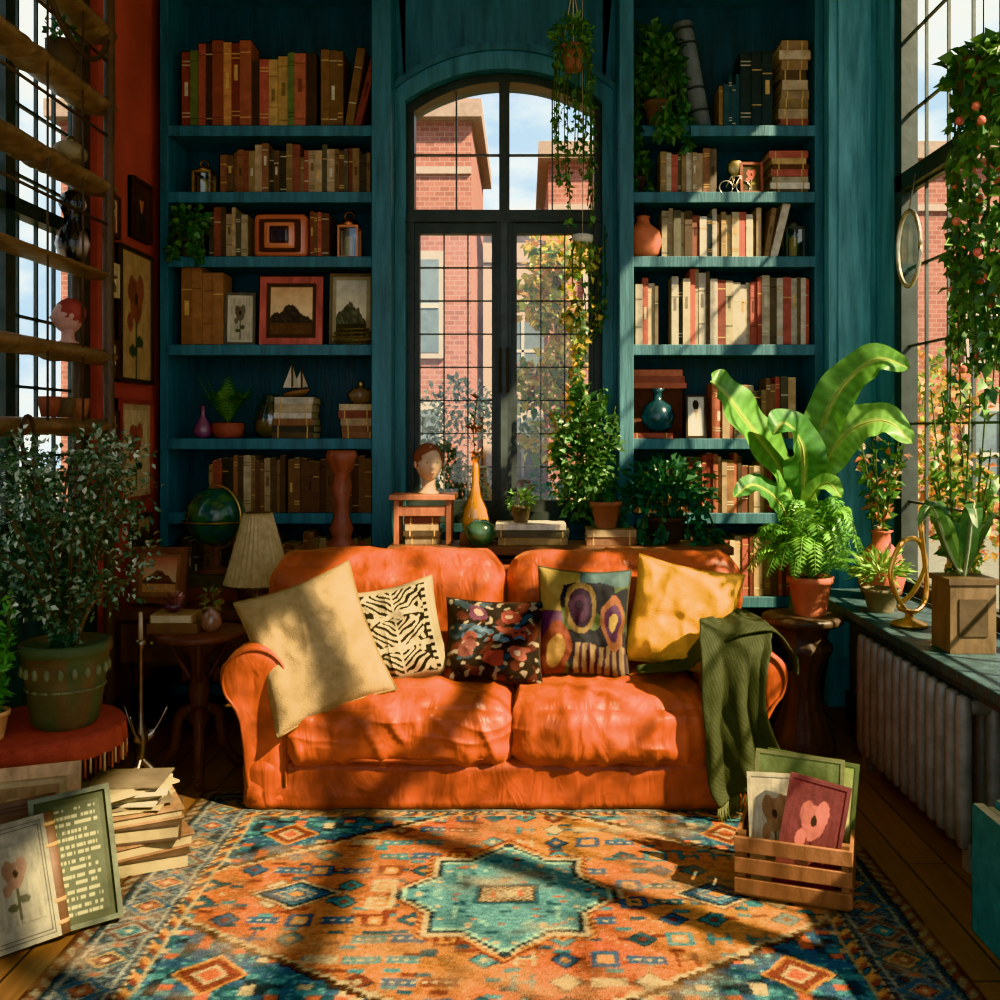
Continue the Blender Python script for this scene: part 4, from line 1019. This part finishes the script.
for w,d,t,yw,cc in ((.36,.27,.06,.42,'4a3220'),(.35,.26,.045,.62,'7a5230'),(.33,.25,.055,.30,'463226'),(.31,.24,.035,.5,'86623e')):
    M=TR(-1.30,3.28,z,yw); col=H(cc)
    b.box(-w/2,w/2,-d/2,d/2,0,.006,BOOK,col,M); b.box(-w/2,w/2,-d/2,d/2,t-.008,t-.002,BOOK,col,M); b.box(-w/2+.006,w/2-.008,-d/2+.008,d/2-.006,.005,t-.007,MATTE,H('94825c'),M)
    b.tube([(-w/2+.002,-d/2,t/2-.001),(-w/2+.002,d/2,t/2-.001)],t/2-.002,BOOK,col,12,M)
    z+=t
b.done('folio_books')
b=B(); M=TR(-1.30,3.28,0,.45); z+=.002
for k in range(11):
    t=R.uniform(.003,.012); MM=M@TR(-.02+R.uniform(-.03,.03),R.uniform(-.02,.02),z,R.uniform(-.5,.5)); b.box(-.12,.12,-.09,.09,0,t-.001,BOOK if k%3==0 else MATTE,[H('a89870'),H('908060'),H('6a5a44'),H('b8ac90')][k%4],MM); z+=t
b.done('magazine_stack')
b=B(); picture(b,TR(-1.515,2.99,.215,.35,-.28),.34,.38,.04,H('a87a40'),paint(H('8a6a48'),[(.5,.5,.35,.38,H('a88a5c')),(.5,.45,.2,.28,H('5a4030')),(.5,.68,.1,.12,H('b08a60')),(.3,.25,.12,.1,H('6a4a34'))],3),.02,H('a88c60')); b.done('picture_frame')
b=B()
def text(u,v):
    if u<.1 or u>.9 or v<.06 or v>.94: return H('3a3e28')
    l=int(v*17)
    if (v*17)%1<.45 and noise.noise(V((u*26,l*3.1,0)))>-.12 and (.2+.1*hs(l,2)<u<.88-.15*hs(l,3)): return H('8e8a68')
    return H('454a34')
picture(b,TR(-1.285,2.86,.195,.42,-.32,-.10),.215,.37,.014,H('4c5038'),text,0,n=110,d=.03); b.done('framed_text')
def oldbook(name,M,w,h,t,cov,spine):
    b=B()
    b.box(-w/2+.006,w/2-.006,.004,t-.004,-h/2+.006,h/2-.006,MATTE,H('9a8860'),M)
    b.box(-w/2,w/2,0,.005,-h/2,h/2,BOOK,cov,M); b.box(-w/2,w/2,t-.005,t,-h/2,h/2,BOOK,cov,M)
    b.tube([(w/2,t/2,-h/2),(w/2,t/2,h/2)],t/2,BOOK,spine,12,M)
    for f in (-.8,-.45,.45,.8): b.tube([(w/2,t/2,f*h/2-.005),(w/2,t/2,f*h/2+.005)],t/2+.0015,BOOK,sc_(GOLD,.6),12,M)
    for k,(a,c) in enumerate(((.88,.92),(.80,.86))):
        for x0,x1,z0,z1 in ((-a,a,c-.015,c),(-a,a,-c,-c+.015),(-a,-a+.02,-c,c),(a-.02,a,-c,c)): b.box(x0*w/2,x1*w/2,-.002,0,z0*h/2,z1*h/2,BOOK,sc_(cov,.5),M)
    grid_art(b,M,w*.66,h*.62,flower_art(sc_(cov,1.15),H('7a5a44'),H('4a4a38'),6),50,y=-.003)
    b.done(name)
oldbook('antique_book',TR(-1.395,2.745,.172,.50,-.30,-.13),.18,.33,.05,H('7a7460'),H('5a3a24'))
oldbook('antique_book',TR(-1.46,2.86,.178,.45,-.26,-.08),.20,.34,.045,H('5a4030'),H('4a2c1c'))

# ------------------------------------------------------------ left ladder shelf
b=B(); IR=H('3a2c22'); WD=H('86684a'); YE=4.30
for y in (3.36,YE): 
    for x in (-1.925,-1.79):
        if y<4: b.box(x-.012,x+.012,y-.018,y+.018,1.4,ZC,WOOD,IR)
        else: b.tube([(x,y,0),(x+.004,y,1),(x-.003,y,2),(x+.003,y,3),(x,y,ZC)],.024,WOOD,H('4a3626'),10)
RZ=[1.47,1.77,2.10,2.50,2.85,3.17]
for k,z in enumerate(RZ):
    th=.034 if k!=2 else .014
    rings=[]
    for i in range(33):
        y=3.34+(YE-3.28)*i/32; w=.082+.010*noise.noise(V((i*.5,k,0))); h=th+(.010*noise.noise(V((i*.6,k,3))) if k!=2 else 0)
        rings.append([(-1.855+w*cos(t),y,z-h+h*sin(t)) for t in [j*pi/7 for j in range(14)]])
    b.loft(rings,WOOD,lambda p:sc_(WD,.75+.5*noise.noise(V((p.x*30,p.y*4,p.z*30)))))
for z in (2.3,2.68,3.0): b.tube([(-1.79,3.36,z),(-1.79,YE,z)],.007,IRON,IR,6)
for y in (3.75,4.05): b.tube([(-1.79,y,1.45),(-1.79,y,3.6)],.005,IRON,IR,6)
b.tube(cr([(-1.79,YE,3.1),(-1.765,4.15,2.97),(-1.765,4.0,2.92),(-1.77,3.8,2.98),(-1.79,3.6,3.2)]),.012,IRON,IR,8)
b.tube([(-1.75,3.52+.045*cos(t),1.40+.07*sin(t)) for t in [i*pi/10 for i in range(21)]],.008,IRON,IR,8)
b.done('ladder_shelf')
b=B(); P=(-1.855,4.10,2.101)
b.lathe([(.04,0),(.05,.02),(.068,.08),(.055,.13),(.03,.16),(.035,.2),(.055,.24),(.045,.28),(.02,.3)],P,GLOSS,lambda p:H('c0a89c') if noise.noise(p*14)>.05 else H('1c1a1c')); b.done('figural_vase')
bustm('head_bust',(-1.855,4.06,1.771),.068,H('b8887a'),H('8a2c24'),-.9)
b=B(); P=(-1.855,4.08,2.501); b.ell((P[0],P[1],P[2]+.05),(.06,.09,.045),MATTE,H('8a7a60')); b.lathe([(.03,0),(.05,.02)],P,MATTE,H('5a4a38')); b.ell((P[0],P[1],P[2]+.10),(.02,.02,.02),METAL,H('6a5a40')); b.done('lidded_jar')
b=B()
for y,c in ((3.9,'7a3a24'),(4.03,'5a4a38'),(4.16,'8a5030')): b.lathe([(.03,0),(.04,.05),(.042,.08),(.035,.08)],(-1.855,y,1.471),TERRA,H(c),18)
b.done('clay_cups')
b=B()
b.lathe([(.05,0),(.06,.06),(.06,.12),(.05,.125)],(-1.855,4.0,2.851),TERRA,H('4a3a2c')); foliage(b,(-1.85,4.0,3.0),(.05,.09,.05),110,.032,.02,IVY); b.done('shelf_plant')

def wallpic(y,z,w,h,fc,fn,mw=.0,mc=None):
    b=B(); M=Matrix.Translation((XL+.022,y,z))@Matrix.Rotation(pi/2,4,'Z'); picture(b,M,w,h,.022,fc,fn,mw,mc,.03); b.done('wall_painting')
wallpic(4.95,1.98,.42,.66,H('2a1c14'),flower_art(H('b08a58'),H('7a3a24'),H('2a3a24'),12))
wallpic(4.95,1.32,.42,.50,H('8a2418'),flower_art(H('c8a878'),H('8a3a24'),H('2a3a24'),15),.03,H('b89870'))
wallpic(5.02,2.52,.24,.30,H('2a1410'),figure_art(H('3a1814'),H('1c1410'),H('b86a40'),18))
wallpic(4.68,2.42,.12,.20,H('3a1a12'),figure_art(H('c89a70'),H('8a4a34'),H('e0c8a0'),21))
wallpic(4.67,2.12,.11,.16,H('d0b888'),landscape(H('c8b8a0'),H('4a4a44'),H('5a4a34'),22))
wallpic(4.67,1.75,.11,.18,H('3a1a12'),landscape(H('c8b8a0'),H('4a4a44'),H('5a4a34'),23))
wallpic(4.67,1.42,.11,.18,H('3a1a12'),flower_art(H('b8a080'),H('9a3a2a'),H('3a4a2a'),24))
wallpic(5.03,.92,.22,.16,H('3a2a1c'),landscape(H('c8905c'),H('5a3020'),H('4a3a20'),25))

# ------------------------------------------------------------ exterior
b=B(); b.box(-30,30,5.9,40,-.2,-.1,MATTE,H('6a6a60')); b.box(2.2,30,-20,5.9,-.2,-.1,MATTE,H('7a766c')); b.box(-30,-2.3,-20,5.9,-.2,-.1,MATTE,H('7a766c')); b.done('ground_outside')
def building(name,x0,x1,y,zt,mat,wcol,dx=1.9,dz=2.1,ww=.9,wh=1.3,zz0=.4):
    b=B(); b.box(x0,x1,y,y+4,-.1,zt,mat,wcol); b.box(x0-.15,x1+.15,y-.2,y+4,zt-.25,zt,MATTE,H('8a746a'))
    b.box(x0,x1,y-.05,y,zt-1.0,zt-.9,MATTE,H('a08a80'))
    z=zz0
    while z+wh<zt-.4:
        x=x0+.6
        while x+ww<x1-.2:
            b.box(x-.08,x+ww+.08,y-.06,y,z-.08,z+wh+.12,MATTE,H('a8988c')); b.box(x,x+ww,y-.07,y-.05,z,z+wh,GLOSS,H('5a6a74'))
            b.box(x+ww/2-.03,x+ww/2+.03,y-.09,y-.05,z,z+wh,MATTE,H('b8b0a4')); b.box(x,x+ww,y-.09,y-.05,z+wh/2-.03,z+wh/2+.03,MATTE,H('b8b0a4')); x+=dx
        z+=dz
    b.done(name)
building('brick_building',-6.5,-.75,14,6.0,BRICK,DARK)
building('brick_building',.35,12,15,5.7,BRICK,DARK)
building('apartment_building',-3,4,22,6.1,MATTE,H('b89a8a'))
b=B()
b.tube(cr([(.32,7.0,-.1),(.29,7.0,.8),(.25,7.0,1.6),(.22,7.0,2.7)]),.03,WOOD,H('4a3a28'),8)
for k in range(18): foliage(b,(.20+R.uniform(-.18,.30),7.0+R.uniform(-.2,.2),1.35+k*.082),(.17,.17,.13),120,.075,.055,[H('f0b810'),H('f0d020'),H('c8c828'),H('e08a18'),H('a0b030'),H('5a8a30')],wild=1)
b.done('autumn_tree')
b=B(); b.tube([(-.5,7.2,-.1),(-.48,7.2,1.2)],.03,WOOD,H('4a3a28'),8)
for k in range(8): foliage(b,(-.45+R.uniform(-.3,.35),7.2+R.uniform(-.2,.2),.7+k*.13),(.28,.25,.2),260,.06,.035,[H('8a9a80'),H('6a8068'),H('a8b49a'),H('4a6450')],wild=1)
for k in range(5): foliage(b,(.15+R.uniform(-.3,.35),6.9+R.uniform(-.1,.1),.5+k*.13),(.28,.25,.2),260,.06,.035,[H('4a7a34'),H('3a6430'),H('7a9a44')],wild=1)
b.done('garden_bush')
b=B(); b.tube([(3.4,9,-.1),(3.45,9,1.8)],.05,WOOD,H('4a3a28'),8)
for k in range(9): foliage(b,(3.6+R.uniform(-.5,.5),9+R.uniform(-.4,.4),.6+k*.16),(.4,.4,.3),200,.1,.06,[H('d87828'),H('8aa040'),H('e8b030'),H('6a8a3c')],wild=1)
b.done('garden_tree')

# ------------------------------------------------------------ world, sun, camera
w=bpy.data.worlds.new('World'); sc.world=w; w.use_nodes=True; N=w.node_tree.nodes; L=w.node_tree.links
bg=N['Background']; tc=N.new('ShaderNodeTexCoord'); nz=N.new('ShaderNodeTexNoise'); nz.inputs['Scale'].default_value=6; nz.inputs['Detail'].default_value=6
mp=N.new('ShaderNodeMapping'); mp.inputs['Scale'].default_value=(1,1,2); L.new(tc.outputs['Generated'],mp.inputs[0]); L.new(mp.outputs[0],nz.inputs['Vector'])
cr_=N.new('ShaderNodeValToRGB'); cr_.color_ramp.elements[0].position=.42; cr_.color_ramp.elements[0].color=(.46,.60,.74,1); cr_.color_ramp.elements[1].position=.56; cr_.color_ramp.elements[1].color=(1,.96,.89,1)
L.new(nz.outputs['Fac'],cr_.inputs[0]); L.new(cr_.outputs[0],bg.inputs['Color']); bg.inputs['Strength'].default_value=1.5
sd=bpy.data.lights.new('sun','SUN'); sd.energy=15; sd.angle=.020; sd.color=(1,.77,.47)
so=bpy.data.objects.new('sun',sd); sc.collection.objects.link(so); so.location=(6,-3,8)
so.rotation_euler=V((-.62,.42,-.66)).to_track_quat('-Z','Y').to_euler()
cd=bpy.data.cameras.new('camera'); cam=bpy.data.objects.new('camera',cd); sc.collection.objects.link(cam)
cam.location=(0,0,1.42); cam.rotation_euler=(pi/2,0,0); cd.sensor_width=36; cd.lens=36; cd.shift_x=-.025; cd.shift_y=-.07; cd.clip_start=.05; cd.clip_end=200
sc.camera=cam
try:
    sc.view_settings.look='None'
    sc.view_settings.view_transform='Khronos PBR Neutral'
except Exception as e:
    print('vt',e)
sc.view_settings.exposure=.28
